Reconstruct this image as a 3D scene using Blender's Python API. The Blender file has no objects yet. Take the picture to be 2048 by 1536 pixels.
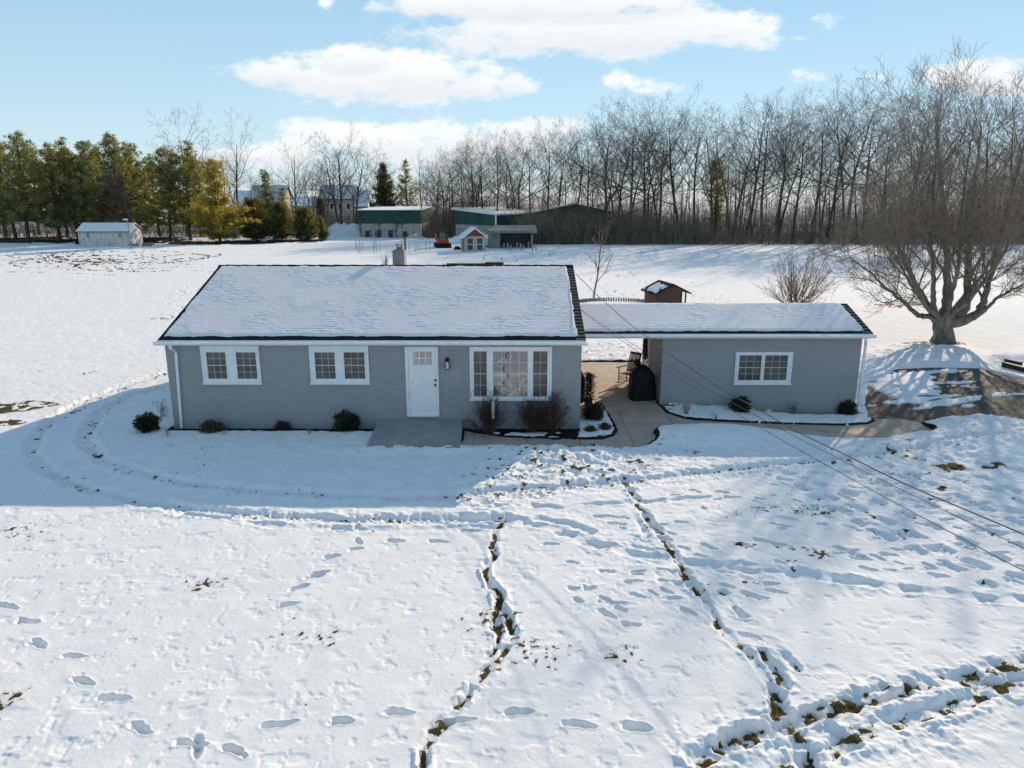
import bpy, bmesh, math, random
import numpy as np
from mathutils import Vector, Matrix, geometry
R = math.radians
S0 = bpy.context.scene
COL = S0.collection
rng = np.random.default_rng(7)
random.seed(7)

# ------------------------------------------------------------------ camera
FPX, PITCH, ZC = 1470.0, math.atan(378/1470.0), 6.98
cp, sp = math.cos(PITCH), math.sin(PITCH)
cam_d = bpy.data.cameras.new('camera'); cam = bpy.data.objects.new('camera', cam_d); COL.objects.link(cam)
cam.location = (0, 0, ZC); cam.rotation_euler = (math.pi/2-PITCH, 0, 0)
cam_d.sensor_width = 36; cam_d.lens = FPX/2048*36; cam_d.clip_start = .05; cam_d.clip_end = 9000
S0.camera = cam

# ------------------------------------------------------------------ light
SUN_AZ, SUN_EL = R(31.8), R(22.2)
SUN_DIR = Vector((math.sin(SUN_AZ)*math.cos(SUN_EL), math.cos(SUN_AZ)*math.cos(SUN_EL), math.sin(SUN_EL)))
sd_ = bpy.data.lights.new('sun', 'SUN'); sun = bpy.data.objects.new('sun', sd_); COL.objects.link(sun)
sd_.energy = 5.0; sd_.angle = R(.55); sd_.color = (1, .81, .60)
sun.rotation_euler = SUN_DIR.to_track_quat('Z', 'Y').to_euler(); sun.location = (30, 80, 60)

W = bpy.data.worlds.new('World'); S0.world = W; W.use_nodes = True
nt = W.node_tree; nt.nodes.clear()
class NB:
    """small node-building helper"""
    def __init__(s, tree): s.t = tree
    def n(s, typ, **k):
        nd = s.t.nodes.new(typ)
        for a, b in k.items(): setattr(nd, a, b)
        return nd
    def link(s, a, b): s.t.links.new(a, b)
    def val(s, sock, v):
        if hasattr(v, 'is_output') or isinstance(v, bpy.types.NodeSocket): s.link(v, sock)
        else: sock.default_value = v
    def m(s, op, a, b=None, c=None, clamp=False):
        nd = s.n('ShaderNodeMath', operation=op, use_clamp=clamp)
        s.val(nd.inputs[0], a)
        if b is not None: s.val(nd.inputs[1], b)
        if c is not None: s.val(nd.inputs[2], c)
        return nd.outputs[0]
    def mix(s, f, a, b, typ='MIX'):
        nd = s.n('ShaderNodeMix', data_type='RGBA', blend_type=typ)
        s.val(nd.inputs[0], f); s.val(nd.inputs[6], a); s.val(nd.inputs[7], b)
        return nd.outputs[2]
    def noise(s, vec, scale, detail=3, rough=.55, dist=0.):
        nd = s.n('ShaderNodeTexNoise'); nd.inputs['Scale'].default_value = scale
        nd.inputs['Detail'].default_value = detail; nd.inputs['Roughness'].default_value = rough
        nd.inputs['Distortion'].default_value = dist
        if vec is not None: s.link(vec, nd.inputs['Vector'])
        return nd.outputs[0]
    def ss(s, x, a, b):
        nd = s.n('ShaderNodeMapRange', interpolation_type='SMOOTHSTEP')
        s.val(nd.inputs[0], x); nd.inputs[1].default_value = a; nd.inputs[2].default_value = b
        return nd.outputs[0]
def rgb(c): return (c[0], c[1], c[2], 1.0)

b = NB(nt)
sky = b.n('ShaderNodeTexSky'); sky.sky_type = 'NISHITA'; sky.sun_disc = False
sky.sun_elevation = SUN_EL; sky.sun_rotation = SUN_AZ
sky.air_density = .8; sky.dust_density = 0.0; sky.ozone_density = 3.0; sky.altitude = 100
tc = b.n('ShaderNodeTexCoord'); sx = b.n('ShaderNodeSeparateXYZ'); b.link(tc.outputs['Generated'], sx.inputs[0])
dx, dy, dz = sx.outputs
ysafe = b.m('MAXIMUM', dy, .02)
u = b.m('DIVIDE', dx, ysafe); v = b.m('DIVIDE', dz, ysafe)
cv = b.n('ShaderNodeCombineXYZ'); b.link(u, cv.inputs[0]); b.link(b.m('MULTIPLY', v, 2.0), cv.inputs[1])
n1 = b.noise(cv.outputs[0], 11., 7, .62); n2 = b.noise(cv.outputs[0], 30., 6, .65)
nn = b.m('ADD', b.m('MULTIPLY', b.m('SUBTRACT', n1, .5), 3.6), b.m('MULTIPLY', b.m('SUBTRACT', n2, .5), 1.7))
def uv_of(px, py):
    uu, vv = (px-1024)/FPX, (768-py)/FPX
    d = (uu, cp+vv*sp, -sp+vv*cp)
    return d[0]/d[1], d[2]/d[1]
CLOUDS = [(1170, 62, 400, 58, 1.25), (1110, 8, 330, 46, 1.2), (840, 8, 120, 36, .9), (752, 152, 270, 60, 1.25), (960, 168, 120, 36, 1.1), (560, 146, 100, 36, 1.), (700, 122, 90, 36, 1.1),
          (850, 285, 320, 52, 1.0), (1080, 262, 130, 34, .9), (560, 308, 180, 32, .87), (620, 255, 90, 22, .6), (1660, 42, 48, 17, .6), (1320, 172, 80, 18, .5), (1622, 150, 38, 16, .5),
          (1970, 150, 150, 42, 1.2), (655, 8, 18, 16, .6), (1745, 154, 60, 11, .35), (1240, 160, 30, 18, .4)]
tot = None; shade = None
for (px, py, rx, ry, k) in CLOUDS:
    u0, v0 = uv_of(px, py); ru = rx/FPX*.96; rv = ry/FPX*.94
    du = b.m('MULTIPLY', b.m('SUBTRACT', u, u0), 1/ru); dv = b.m('MULTIPLY', b.m('SUBTRACT', v, v0), 1/rv)
    r2 = b.m('ADD', b.m('MULTIPLY', du, du), b.m('MULTIPLY', dv, dv))
    e = b.m('MULTIPLY', b.m('SUBTRACT', 1.0, r2), k)
    e = b.m('MAXIMUM', e, -2.)
    low = b.m('MULTIPLY', b.ss(dv, .75, -.85), b.ss(r2, 1.3, .2))
    tot = e if tot is None else b.m('MAXIMUM', tot, e)
    if k > .85: shade = low if shade is None else b.m('MAXIMUM', shade, low)
dens = b.ss(b.m('ADD', tot, nn), .0, .85)
dens = b.m('MULTIPLY', dens, b.m('GREATER_THAN', dy, .03))
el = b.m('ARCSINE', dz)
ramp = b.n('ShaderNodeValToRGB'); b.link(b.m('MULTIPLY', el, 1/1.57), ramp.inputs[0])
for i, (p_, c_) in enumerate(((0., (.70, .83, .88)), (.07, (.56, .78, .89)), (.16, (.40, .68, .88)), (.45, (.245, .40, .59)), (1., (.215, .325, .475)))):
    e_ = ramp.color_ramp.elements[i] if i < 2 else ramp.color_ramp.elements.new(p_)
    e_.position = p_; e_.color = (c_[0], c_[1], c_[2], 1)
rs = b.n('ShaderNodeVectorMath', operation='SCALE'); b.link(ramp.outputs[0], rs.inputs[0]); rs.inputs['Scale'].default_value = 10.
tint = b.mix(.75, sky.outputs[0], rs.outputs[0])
hsv = b.n('ShaderNodeHueSaturation'); hsv.inputs['Saturation'].default_value = 1.0; hsv.inputs['Value'].default_value = 1.0
b.link(tint, hsv.inputs['Color'])
SKY_S = .1
cl = b.mix(b.m('MULTIPLY', shade, b.m('ADD', -.35, b.m('ADD', b.m('MULTIPLY', n1, 1.3), b.m('MULTIPLY', n2, .8))), clamp=True), (.97/SKY_S, .97/SKY_S, .96/SKY_S, 1), (.70/SKY_S, .74/SKY_S, .79/SKY_S, 1))
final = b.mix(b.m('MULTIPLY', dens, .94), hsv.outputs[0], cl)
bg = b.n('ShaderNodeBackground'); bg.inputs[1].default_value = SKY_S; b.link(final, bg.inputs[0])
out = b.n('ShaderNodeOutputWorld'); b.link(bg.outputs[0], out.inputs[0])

S0.view_settings.view_transform = 'Standard'; S0.view_settings.look = 'None'
S0.view_settings.exposure = 0.11; S0.view_settings.gamma = 1.0
try: S0.view_settings.use_curve_mapping = False
except Exception: pass
S0.cycles.max_bounces = 6; S0.cycles.transparent_max_bounces = 4
S0.cycles.use_adaptive_sampling = True

# ------------------------------------------------------------------ placing helpers
def ray(px, py):
    uu, vv = (px-1024)/FPX, (768-py)/FPX
    return np.array([uu, cp+vv*sp, -sp+vv*cp])
def S(t): t = np.clip(t, 0, 1); return t*t*(3-2*t)
def G(x, y):
    """bare terrain height: the ground falls away gently towards the driveway"""
    return -.35*S((np.asarray(x)-4.6)/6.5)*S((np.asarray(y)-18)/5)*(1-S((np.asarray(y)-33)/14))
def at(px, py, z=None):
    r = ray(px, py); zz = 0. if z is None else z
    for _ in range(6 if z is None else 1):
        t = (zz-ZC)/r[2]; x, y = r[0]*t, r[1]*t
        if z is None: zz = float(G(x, y))
    return x, y
def atY(px, py, Y):
    r = ray(px, py); t = Y/r[1]
    return r[0]*t, ZC+r[2]*t
def proj(x, y, z):
    d = np.maximum(y*cp-(z-ZC)*sp, .05); up = y*sp+(z-ZC)*cp
    return 1024+FPX*x/d, 768-FPX*up/d

# ------------------------------------------------------------------ numpy noise
def _h(ix, iy, s):
    n = (ix*374761393+iy*668265263+s*1442695041).astype(np.int64) & 0xffffffff
    n = ((n ^ (n >> 13))*1274126177) & 0xffffffff
    n = n ^ (n >> 16)
    return (n & 0xffff)/65535.0
def vnoise(x, y, s=0):
    x0 = np.floor(x).astype(np.int64); y0 = np.floor(y).astype(np.int64); fx = x-x0; fy = y-y0
    fx = fx*fx*(3-2*fx); fy = fy*fy*(3-2*fy)
    return (_h(x0, y0, s)*(1-fx)+_h(x0+1, y0, s)*fx)*(1-fy)+(_h(x0, y0+1, s)*(1-fx)+_h(x0+1, y0+1, s)*fx)*fy
def fbm(x, y, o=4, s=0, g=.5):
    t = 0.; a = 1.; n = 0.
    for i in range(o):
        t = t+a*(vnoise(x*2**i+17.3*i, y*2**i-9.1*i, s+i)-.5); n += a; a *= g
    return t/n*2

# ------------------------------------------------------------------ object helpers
def tag(o, label=None, cat=None, group=None, kind=None):
    if label: o['label'] = label
    if cat: o['category'] = cat
    if group: o['group'] = group
    if kind: o['kind'] = kind
    return o
def thing(name, label, cat, loc=(0, 0, 0), rz=0., group=None):
    o = bpy.data.objects.new(name, None); COL.objects.link(o); o.empty_display_size = .2
    o.location = loc; o.rotation_euler = (0, 0, rz)
    return tag(o, label, cat, group)
def copy_tree(o, parent=None):
    c = o.copy(); COL.objects.link(c)
    if parent: c.parent = parent
    for ch in list(o.children): copy_tree(ch, c)
    return c
def raw(name, V, F, mat, parent=None, smooth=False):
    """V (n,3) array, F list of (m,k) index arrays -> one mesh object"""
    me = bpy.data.meshes.new(name)
    V = np.asarray(V, np.float32); F = [np.asarray(f, np.int32) for f in F if len(f)]
    me.vertices.add(len(V)); me.vertices.foreach_set('co', V.ravel())
    li = np.concatenate([f.ravel() for f in F]); tot = np.concatenate([np.full(len(f), f.shape[1], np.int32) for f in F])
    me.loops.add(len(li)); me.loops.foreach_set('vertex_index', li)
    me.polygons.add(len(tot)); st = np.concatenate([[0], np.cumsum(tot)[:-1]]).astype(np.int32)
    me.polygons.foreach_set('loop_start', st); me.polygons.foreach_set('loop_total', tot)
    if smooth: me.polygons.foreach_set('use_smooth', np.ones(len(tot), bool))
    me.update(calc_edges=True); me.validate(verbose=False)
    if mat is not None: me.materials.append(mat)
    o = bpy.data.objects.new(name, me); COL.objects.link(o)
    if parent is not None: o.parent = parent
    return o
class MB:
    def __init__(s): s.v = []; s.f = []
    def box(s, x0, x1, y0, y1, z0, z1, rz=0., piv=None):
        i = len(s.v); P = [(x, y, z) for z in (z0, z1) for x, y in ((x0, y0), (x1, y0), (x1, y1), (x0, y1))]
        if rz:
            px, py = piv if piv else ((x0+x1)/2, (y0+y1)/2); c, q = math.cos(rz), math.sin(rz)
            P = [(px+(x-px)*c-(y-py)*q, py+(x-px)*q+(y-py)*c, z) for x, y, z in P]
        s.v += P
        s.f += [tuple(i+k for k in f) for f in ((3, 2, 1, 0), (4, 5, 6, 7), (0, 1, 5, 4), (1, 2, 6, 5), (2, 3, 7, 6), (3, 0, 4, 7))]
        return s
    def poly(s, P):
        i = len(s.v); s.v += [tuple(p) for p in P]; s.f.append(tuple(range(i, i+len(P)))); return s
    def hexa(s, P):
        """8 corners: bottom loop then top loop, counter-clockwise from above"""
        i = len(s.v); s.v += [tuple(p) for p in P]
        s.f += [tuple(i+k for k in f) for f in ((3, 2, 1, 0), (4, 5, 6, 7), (0, 1, 5, 4), (1, 2, 6, 5), (2, 3, 7, 6), (3, 0, 4, 7))]
        return s
    def prism(s, P2, a0, a1, axis='y'):
        """polygon P2 extruded along an axis; P2 holds the two other coordinates"""
        n = len(P2); i = len(s.v)
        def mkp(p, a): return {'y': (p[0], a, p[1]), 'x': (a, p[0], p[1]), 'z': (p[0], p[1], a)}[axis]
        s.v += [mkp(p, a0) for p in P2]+[mkp(p, a1) for p in P2]
        s.f.append(tuple(i+k for k in range(n))); s.f.append(tuple(i+n+k for k in reversed(range(n))))
        for k in range(n): s.f.append((i+k, i+n+k, i+n+(k+1) % n, i+(k+1) % n))
        return s
    def tube(s, P, r, n=8, cap=True):
        P = [Vector(p) for p in P]; rr = r if hasattr(r, '__len__') else [r]*len(P); i0 = len(s.v)
        prev = None
        for k, p in enumerate(P):
            t = (P[min(k+1, len(P)-1)]-P[max(k-1, 0)]).normalized()
            a = prev if prev is not None else (Vector((0, 0, 1)) if abs(t.z) < .9 else Vector((1, 0, 0)))
            uu = (a-t*a.dot(t)).normalized(); prev = uu; w = t.cross(uu)
            for j in range(n):
                q = 2*math.pi*j/n; s.v.append(tuple(p+(uu*math.cos(q)+w*math.sin(q))*rr[k]))
        for k in range(len(P)-1):
            for j in range(n):
                a = i0+k*n+j; c = i0+k*n+(j+1) % n; s.f.append((a, c, c+n, a+n))
        if cap:
            s.f.append(tuple(i0+j for j in reversed(range(n)))); e = i0+(len(P)-1)*n; s.f.append(tuple(e+j for j in range(n)))
        return s
    def lathe(s, prof, n=16, c=(0, 0, 0), sx=1., sy=1.):
        i0 = len(s.v)
        for r, z in prof:
            for j in range(n):
                q = 2*math.pi*j/n; s.v.append((c[0]+r*sx*math.cos(q), c[1]+r*sy*math.sin(q), c[2]+z))
        for k in range(len(prof)-1):
            for j in range(n):
                a = i0+k*n+j; d = i0+k*n+(j+1) % n; s.f.append((a, d, d+n, a+n))
        s.f.append(tuple(i0+j for j in reversed(range(n)))); e = i0+(len(prof)-1)*n; s.f.append(tuple(e+j for j in range(n)))
        return s
    def build(s, name, mat, parent=None, smooth=False, bevel=0.):
        me = bpy.data.meshes.new(name); me.from_pydata(s.v, [], s.f); me.update()
        bm = bmesh.new(); bm.from_mesh(me); bmesh.ops.recalc_face_normals(bm, faces=bm.faces)
        if bevel: bmesh.ops.bevel(bm, geom=list(bm.edges), offset=bevel, segments=2, affect='EDGES', profile=.7)
        if smooth:
            for f in bm.faces: f.smooth = True
        bm.to_mesh(me); bm.free()
        me.materials.append(mat); o = bpy.data.objects.new(name, me); COL.objects.link(o)
        if parent is not None: o.parent = parent
        return o

# ------------------------------------------------------------------ materials
def mat(name, col, rough=.7, var=.12, vscale=6., bump=0., bscale=40., metallic=0., spec=.35, col2=None, stretch=(1, 1, 1), obj=False, hue=0.):
    m = bpy.data.materials.new(name); m.use_nodes = True; q = NB(m.node_tree)
    p = m.node_tree.nodes['Principled BSDF']; p.inputs['Roughness'].default_value = rough
    p.inputs['Metallic'].default_value = metallic; p.inputs['Specular IOR Level'].default_value = spec
    if obj:
        t = q.n('ShaderNodeTexCoord').outputs['Object']
    else:
        t = q.n('ShaderNodeNewGeometry').outputs['Position']
    mp = q.n('ShaderNodeMapping'); q.link(t, mp.inputs[0]); mp.inputs['Scale'].default_value = stretch
    n = q.noise(mp.outputs[0], vscale, 4, .6)
    c2 = col2 if col2 else tuple(min(1, c*(1+2.2*var)) for c in col)
    c1 = col if col2 else tuple(c*(1-1.6*var) for c in col)
    c = q.mix(q.ss(n, .3, .7), rgb(c1), rgb(c2))
    if hue:
        oi = q.n('ShaderNodeObjectInfo'); h = q.n('ShaderNodeHueSaturation'); q.link(c, h.inputs['Color'])
        q.link(q.m('ADD', 1-hue, q.m('MULTIPLY', oi.outputs['Random'], 2*hue)), h.inputs['Value'])
        q.link(q.m('ADD', .5-hue*.06, q.m('MULTIPLY', oi.outputs['Random'], hue*.12)), h.inputs['Hue']); c = h.outputs[0]
    q.link(c, p.inputs['Base Color'])
    if bump:
        bp = q.n('ShaderNodeBump'); bp.inputs['Distance'].default_value = bump; q.link(q.noise(mp.outputs[0], bscale, 3, .6), bp.inputs['Height'])
        q.link(bp.outputs[0], p.inputs['Normal'])
    m['q'] = 1
    return m
M = {}
M['trim'] = mat('white_paint', (.80, .80, .80), .45, .03)
M['gutter'] = mat('white_aluminium', (.78, .78, .79), .4, .03)
M['door'] = mat('white_door', (.82, .81, .81), .4, .03)
M['black'] = mat('black_metal', (.012, .012, .013), .45, .1)
M['darkroof'] = mat('dark_shingle', (.012, .012, .014), .95, .35, 18., .004, 60., col2=(.035, .033, .032), spec=.1)
M['mulch'] = mat('black_mulch', (.012, .010, .009), 1., .3, 30., .02, 60., spec=.05)
M['bark'] = mat('grey_bark', (.105, .09, .075), .95, .3, 3., .012, 22., col2=(.24, .225, .195), stretch=(1, 1, .35), spec=.1)
M['twig'] = mat('brown_twigs', (.235, .19, .15), .95, .2, 4., spec=.1)
M['farbark'] = mat('woods_bark', (.092, .076, .062), .95, .2, 2., spec=.05, hue=.3)
M['fartwig'] = mat('woods_twigs', (.125, .10, .078), .95, .2, 2., spec=.05, hue=.3)
M['redtwig'] = mat('red_brown_twigs', (.10, .06, .055), .95, .25, 9., spec=.1)
M['concrete'] = mat('shed_concrete', (.42, .40, .37), .9, .2, 2., .004, 40., col2=(.22, .21, .2))
M['snow'] = mat('packed_snow', (.81, .82, .83), .85, .02, 3., .02, 26., spec=.06)
M['wire'] = mat('cable_sheath', (.03, .03, .032), .6, .2, 6.)
M['wood_dark'] = mat('dark_wood', (.085, .045, .03), .85, .3, 5., .003, 40., col2=(.15, .085, .06), stretch=(6, 6, .6))
M['glass_far'] = mat('dark_window', (.03, .035, .04), .15, .1, spec=.6)

def foliage(name, c1, c2, hue=.15, rough=.75):
    m = mat(name, c1, rough, .2, .9, col2=c2, spec=.2, hue=hue)
    q = NB(m.node_tree); p = m.node_tree.nodes['Principled BSDF']
    tr = q.n('ShaderNodeBsdfTranslucent'); tr.inputs[0].default_value = (c2[0]*1.5, c2[1]*1.5, c2[2]*.8, 1)
    mx = q.n('ShaderNodeMixShader'); mx.inputs[0].default_value = .42
    q.link(p.outputs[0], mx.inputs[1]); q.link(tr.outputs[0], mx.inputs[2])
    q.link(mx.outputs[0], m.node_tree.nodes['Material Output'].inputs[0])
    return m
M['pine'] = foliage('pine_needles', (.085, .105, .05), (.25, .24, .10), .3)
M['ypine'] = foliage('yellow_pine_needles', (.20, .185, .05), (.42, .33, .08), .1)
M['spruce'] = foliage('spruce_needles', (.07, .085, .04), (.20, .185, .08), .2)
M['brownfir'] = foliage('brown_fir_needles', (.055, .045, .032), (.095, .08, .05), .1)
M['shrub'] = foliage('shrub_leaves', (.018, .026, .014), (.05, .06, .03), .2)
M['shrubred'] = foliage('red_shrub_leaves', (.06, .022, .016), (.12, .05, .035), .2)
M['brownleaf'] = foliage('brown_shrub_leaves', (.05, .042, .028), (.1, .085, .055), .2)

# painted brick: courses run with world z, joints with x+y
def brick_mat(name, c):
    m = bpy.data.materials.new(name); m.use_nodes = True; q = NB(m.node_tree); p = m.node_tree.nodes['Principled BSDF']
    ps = q.n('ShaderNodeNewGeometry').outputs['Position']; sx = q.n('ShaderNodeSeparateXYZ'); q.link(ps, sx.inputs[0])
    cb = q.n('ShaderNodeCombineXYZ'); q.link(q.m('ADD', sx.outputs[0], sx.outputs[1]), cb.inputs[0]); q.link(sx.outputs[2], cb.inputs[1])
    br = q.n('ShaderNodeTexBrick'); q.link(cb.outputs[0], br.inputs[0]); br.inputs['Scale'].default_value = 1.
    br.inputs['Brick Width'].default_value = .215; br.inputs['Row Height'].default_value = .0715; br.inputs['Mortar Size'].default_value = .006
    br.inputs['Color1'].default_value = (.0, .0, .0, 1); br.inputs['Color2'].default_value = (1, 1, 1, 1); br.inputs['Mortar Smooth'].default_value = .3
    n = q.noise(ps, 1.3, 4, .6); n2 = q.noise(ps, 60., 2, .6)
    f = q.m('ADD', q.m('MULTIPLY', br.outputs[0], .25), q.m('ADD', q.m('MULTIPLY', n, .55), q.m('MULTIPLY', n2, .25)))
    base = q.mix(q.ss(f, .15, .95), rgb([x*.88 for x in c]), rgb([min(1, x*1.1) for x in c]))
    base = q.mix(br.outputs[1], base, rgb([x*.86 for x in c]))
    q.link(base, p.inputs['Base Color']); p.inputs['Roughness'].default_value = .65; p.inputs['Specular IOR Level'].default_value = .3
    bp = q.n('ShaderNodeBump'); bp.inputs['Distance'].default_value = .005
    q.link(q.m('ADD', q.m('SUBTRACT', 1., br.outputs[1]), q.m('MULTIPLY', n2, .35)), bp.inputs['Height']); q.link(bp.outputs[0], p.inputs['Normal'])
    return m
M['brick'] = brick_mat('grey_painted_brick', (.345, .345, .358))
# shingle courses seen on the bare rakes
def shingle_mat():
    m = bpy.data.materials.new('shingle_courses'); m.use_nodes = True; q = NB(m.node_tree); p = m.node_tree.nodes['Principled BSDF']
    ps = q.n('ShaderNodeNewGeometry').outputs['Position']; sx = q.n('ShaderNodeSeparateXYZ'); q.link(ps, sx.inputs[0])
    ph = q.m('FRACT', q.m('MULTIPLY', sx.outputs[1], 1/.21)); n = q.noise(ps, 9., 4, .65)
    st = q.ss(q.m('ADD', ph, q.m('MULTIPLY', q.m('SUBTRACT', n, .5), .5)), .42, .58)
    base = q.mix(st, (.016, .015, .015, 1), q.mix(n, (.09, .08, .065, 1), (.26, .23, .185, 1)))
    q.link(base, p.inputs['Base Color']); p.inputs['Roughness'].default_value = .95; p.inputs['Specular IOR Level'].default_value = .1
    bp = q.n('ShaderNodeBump'); bp.inputs['Distance'].default_value = .02; q.link(ph, bp.inputs['Height']); q.link(bp.outputs[0], p.inputs['Normal'])
    return m
M['shingle'] = shingle_mat()
def glass_mat(name, c, spec, rough, c2=None):
    m = mat(name, c, rough, .25, 1.6, spec=spec, col2=c2)
    return m
M['screen'] = glass_mat('screened_glass', (.055, .054, .048), .5, .22, (.14, .135, .12))
M['picture'] = glass_mat('picture_glass', (.07, .072, .074), 1., .04, (.17, .17, .165))
M['picture'].node_tree.nodes['Principled BSDF'].inputs['Coat Weight'].default_value = .9
M['picture'].node_tree.nodes['Principled BSDF'].inputs['Coat IOR'].default_value = 1.9
M['picture'].node_tree.nodes['Principled BSDF'].inputs['Coat Roughness'].default_value = .03

# ------------------------------------------------------------------ ground: one sheet to the horizon
ry = np.array([at(1024, p, 0.)[1] for p in np.linspace(1660, 466, 1020)])
rows = np.concatenate([np.linspace(-60, ry[0]-.2, 14), ry, ry[-1]*np.geomspace(1.02, 55, 46)])
tf = np.linspace(-1.22, 1.22, 1380)
outer = 1.22*np.geomspace(1.06, 40, 24)
tt = np.concatenate([-outer[::-1], tf, outer])
Wd = np.where(rows > 6, .75*rows+3, 7.5)
Xg = tt[None, :]*Wd[:, None]; Yg = np.repeat(rows[:, None], len(tt), 1)
nr, nc = Xg.shape
Gz = G(Xg, Yg)
near = (rows > 6) & (rows < 140)
H = np.zeros_like(Xg); BARE = np.zeros_like(Xg); MUL = np.zeros_like(Xg)
a0, a1 = np.searchsorted(rows, 6.), np.searchsorted(rows, 140.)
x_, y_ = Xg[a0:a1], Yg[a0:a1]
h = .085+.018*fbm(x_/2.2, y_/2.2, 3, 3)+.008*fbm(x_/.5, y_/.5, 3, 11)
pit = fbm(x_/.16, y_/.22, 3, 21); h = h-.013*S((pit-.18)/.4)+.003*pit
pit2 = fbm(x_/.34, y_/.30, 2, 27); h = h-.011*S((pit2-.25)/.4)
# broad swells far out
h = h+.12*fbm(x_/9., y_/14., 2, 41)*S((y_-45)/30.)
H[a0:a1] = h
# specks where grass tips melt through
sp1 = vnoise(x_/.06, y_/.06, 5)*.55+fbm(x_/1.4, y_/1.1, 3, 31)*.55
BARE[a0:a1] = S((sp1-.735)/.05)*.8*(y_ < 30)
far_spk = vnoise(x_/.16, y_/.35, 77)*.6+fbm(x_/7., y_/9., 3, 33)*.45
BARE[a0:a1] = np.maximum(BARE[a0:a1], S((far_spk-.62)/.12)*.55*S((y_-28)/10))

PXg, PYg = proj(Xg, Yg, Gz)
def win(x0, x1, y0, y1):
    r0, r1 = np.searchsorted(rows, y0), np.searchsorted(rows, y1)
    if r1 <= r0: return None
    w0, w1 = Wd[r0:r1].min(), Wd[r0:r1].max()
    c0 = np.searchsorted(tt, min(x0/w0, x0/w1)); c1 = np.searchsorted(tt, max(x1/w0, x1/w1))
    if c1 <= c0: return None
    return slice(r0, r1), slice(max(c0-1, 0), c1+1)
def polyline(x, y, P):
    """distance to, and length along, a polyline"""
    best = np.full(x.shape, 1e9); along = np.zeros(x.shape); side = np.zeros(x.shape); acc = 0.
    for (ax, ay), (bx, by) in zip(P[:-1], P[1:]):
        L = math.hypot(bx-ax, by-ay)+1e-9; tx, ty = (bx-ax)/L, (by-ay)/L
        s = np.clip((x-ax)*tx+(y-ay)*ty, 0, L); dd = np.hypot(x-ax-s*tx, y-ay-s*ty); m = dd < best
        best = np.where(m, dd, best); along = np.where(m, acc+s, along); side = np.where(m, np.sign((x-ax)*ty-(y-ay)*tx), side); acc += L
    return best, along, side
def smoothpts(P, k=2):
    P = [tuple(p) for p in P]
    for _ in range(k):
        Q = [P[0]]
        for p, q in zip(P[:-1], P[1:]): Q += [(p[0]*.75+q[0]*.25, p[1]*.75+q[1]*.25), (p[0]*.25+q[0]*.75, p[1]*.25+q[1]*.75)]
        Q.append(P[-1]); P = Q
    return P
def trail(pxs, w=.16, d=.06, bare=0., rim=.5, kind='foot', seed=0, fade=None):
    P = smoothpts([at(*p) for p in pxs])
    xs = [p[0] for p in P]; ys = [p[1] for p in P]; m = w*3+.3
    wn = win(min(xs)-m, max(xs)+m, min(ys)-m, max(ys)+m)
    if wn is None: return
    x, y = Xg[wn], Yg[wn]
    ww = w*(1+.30*fbm(x/.5, y/.5, 2, 60+seed)+.35*fbm(x/.10, y/.10, 2, 64+seed))
    wob = 1.3 if kind == 'foot' and w < .13 else .5
    x2 = x+wob*w*fbm(x/.40, y/.40, 3, 61+seed); y2 = y+wob*w*fbm(x/.40, y/.40, 3, 62+seed)
    dd, s, sd = polyline(x2, y2, P)
    prof = 1-S((dd/ww-.55)/.6)
    if kind == 'foot': mod = .22+.78*S((vnoise(s/.30, s*0+seed, 70)-.33)/.22)
    elif kind == 'tyre': mod = .72+.28*(np.sin(s*2*math.pi/.15+sd*1.6+dd*16) > -.1)*(.4+.6*vnoise(s/.5, s*0, 71))
    elif kind == 'steps': mod = S((np.sin(s*2*math.pi/.72+seed)+.35)/.6)
    else: mod = .8+.2*vnoise(s/.4, s*0, 72)
    d = d*.82
    H[wn] -= d*prof*mod
    rimp = np.exp(-((dd/ww-1.45)/.45)**2)
    H[wn] += .55*d*rim*rimp*(.0+1.4*vnoise(x/.13, y/.13, 80+seed))*(1. if kind == 'tyre' else mod)
    if bare:
        bn = S((1.25*fbm(x/.13, y/.13, 3, 90+seed)+bare-(.45 if kind == 'plain' else .56))/.3)*prof*(dd < ww*(.95 if kind == 'plain' else .62))
        if kind == 'tyre': bn = np.maximum(bn, .44*prof*mod)
        BARE[wn] = np.maximum(BARE[wn], bn)
def footprint(x0, y0, ang, L=.36, wd=.15, d=.085, bare=0.):
    wn = win(x0-.6, x0+.6, y0-.6, y0+.6)
    if wn is None: return
    x, y = Xg[wn]-x0, Yg[wn]-y0; c, q = math.cos(ang), math.sin(ang)
    a = x*c+y*q; b_ = -x*q+y*c; jx = math.sin(x0*91.7+y0*47.3); jy = math.sin(x0*31.1-y0*77.7)
    a = a*(1+.12*jx); b_ = b_*(1+.15*jy)+.018*jx*np.sin(a*11+jy*3)
    b_ = b_*(1+.25*np.sin(a/L*3)+.30*np.exp(-((a/L+.08)/.12)**2))
    e = np.sqrt((a/(L/2))**2+(b_/(wd/2))**2)+.42*fbm(x/.10+x0*7, y/.10+y0*5, 2, 99)
    H[wn] -= d*(1-S((e-.65)/.5)); H[wn] += .007*np.exp(-((e-1.3)/.25)**2)
    if bare: BARE[wn] = np.maximum(BARE[wn], bare*(1-S((e-.5)/.4)))
def blob(px, py, rx, ry, soft=.35, nz=.5, seed=0):
    e = np.sqrt(((PXg-px)/rx)**2+((PYg-py)/ry)**2)+nz*NZ
    return np.where((rows > 6)[:, None], 1-S((e-1+soft/2)/soft), 0.)
NZ = np.zeros_like(Xg); NZ[a0:a1] = fbm(x_/.9, y_/1.1, 4, 51)
NF = np.zeros_like(Xg); NF[a0:a1] = fbm(x_/.20, y_/.20, 3, 52)
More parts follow.
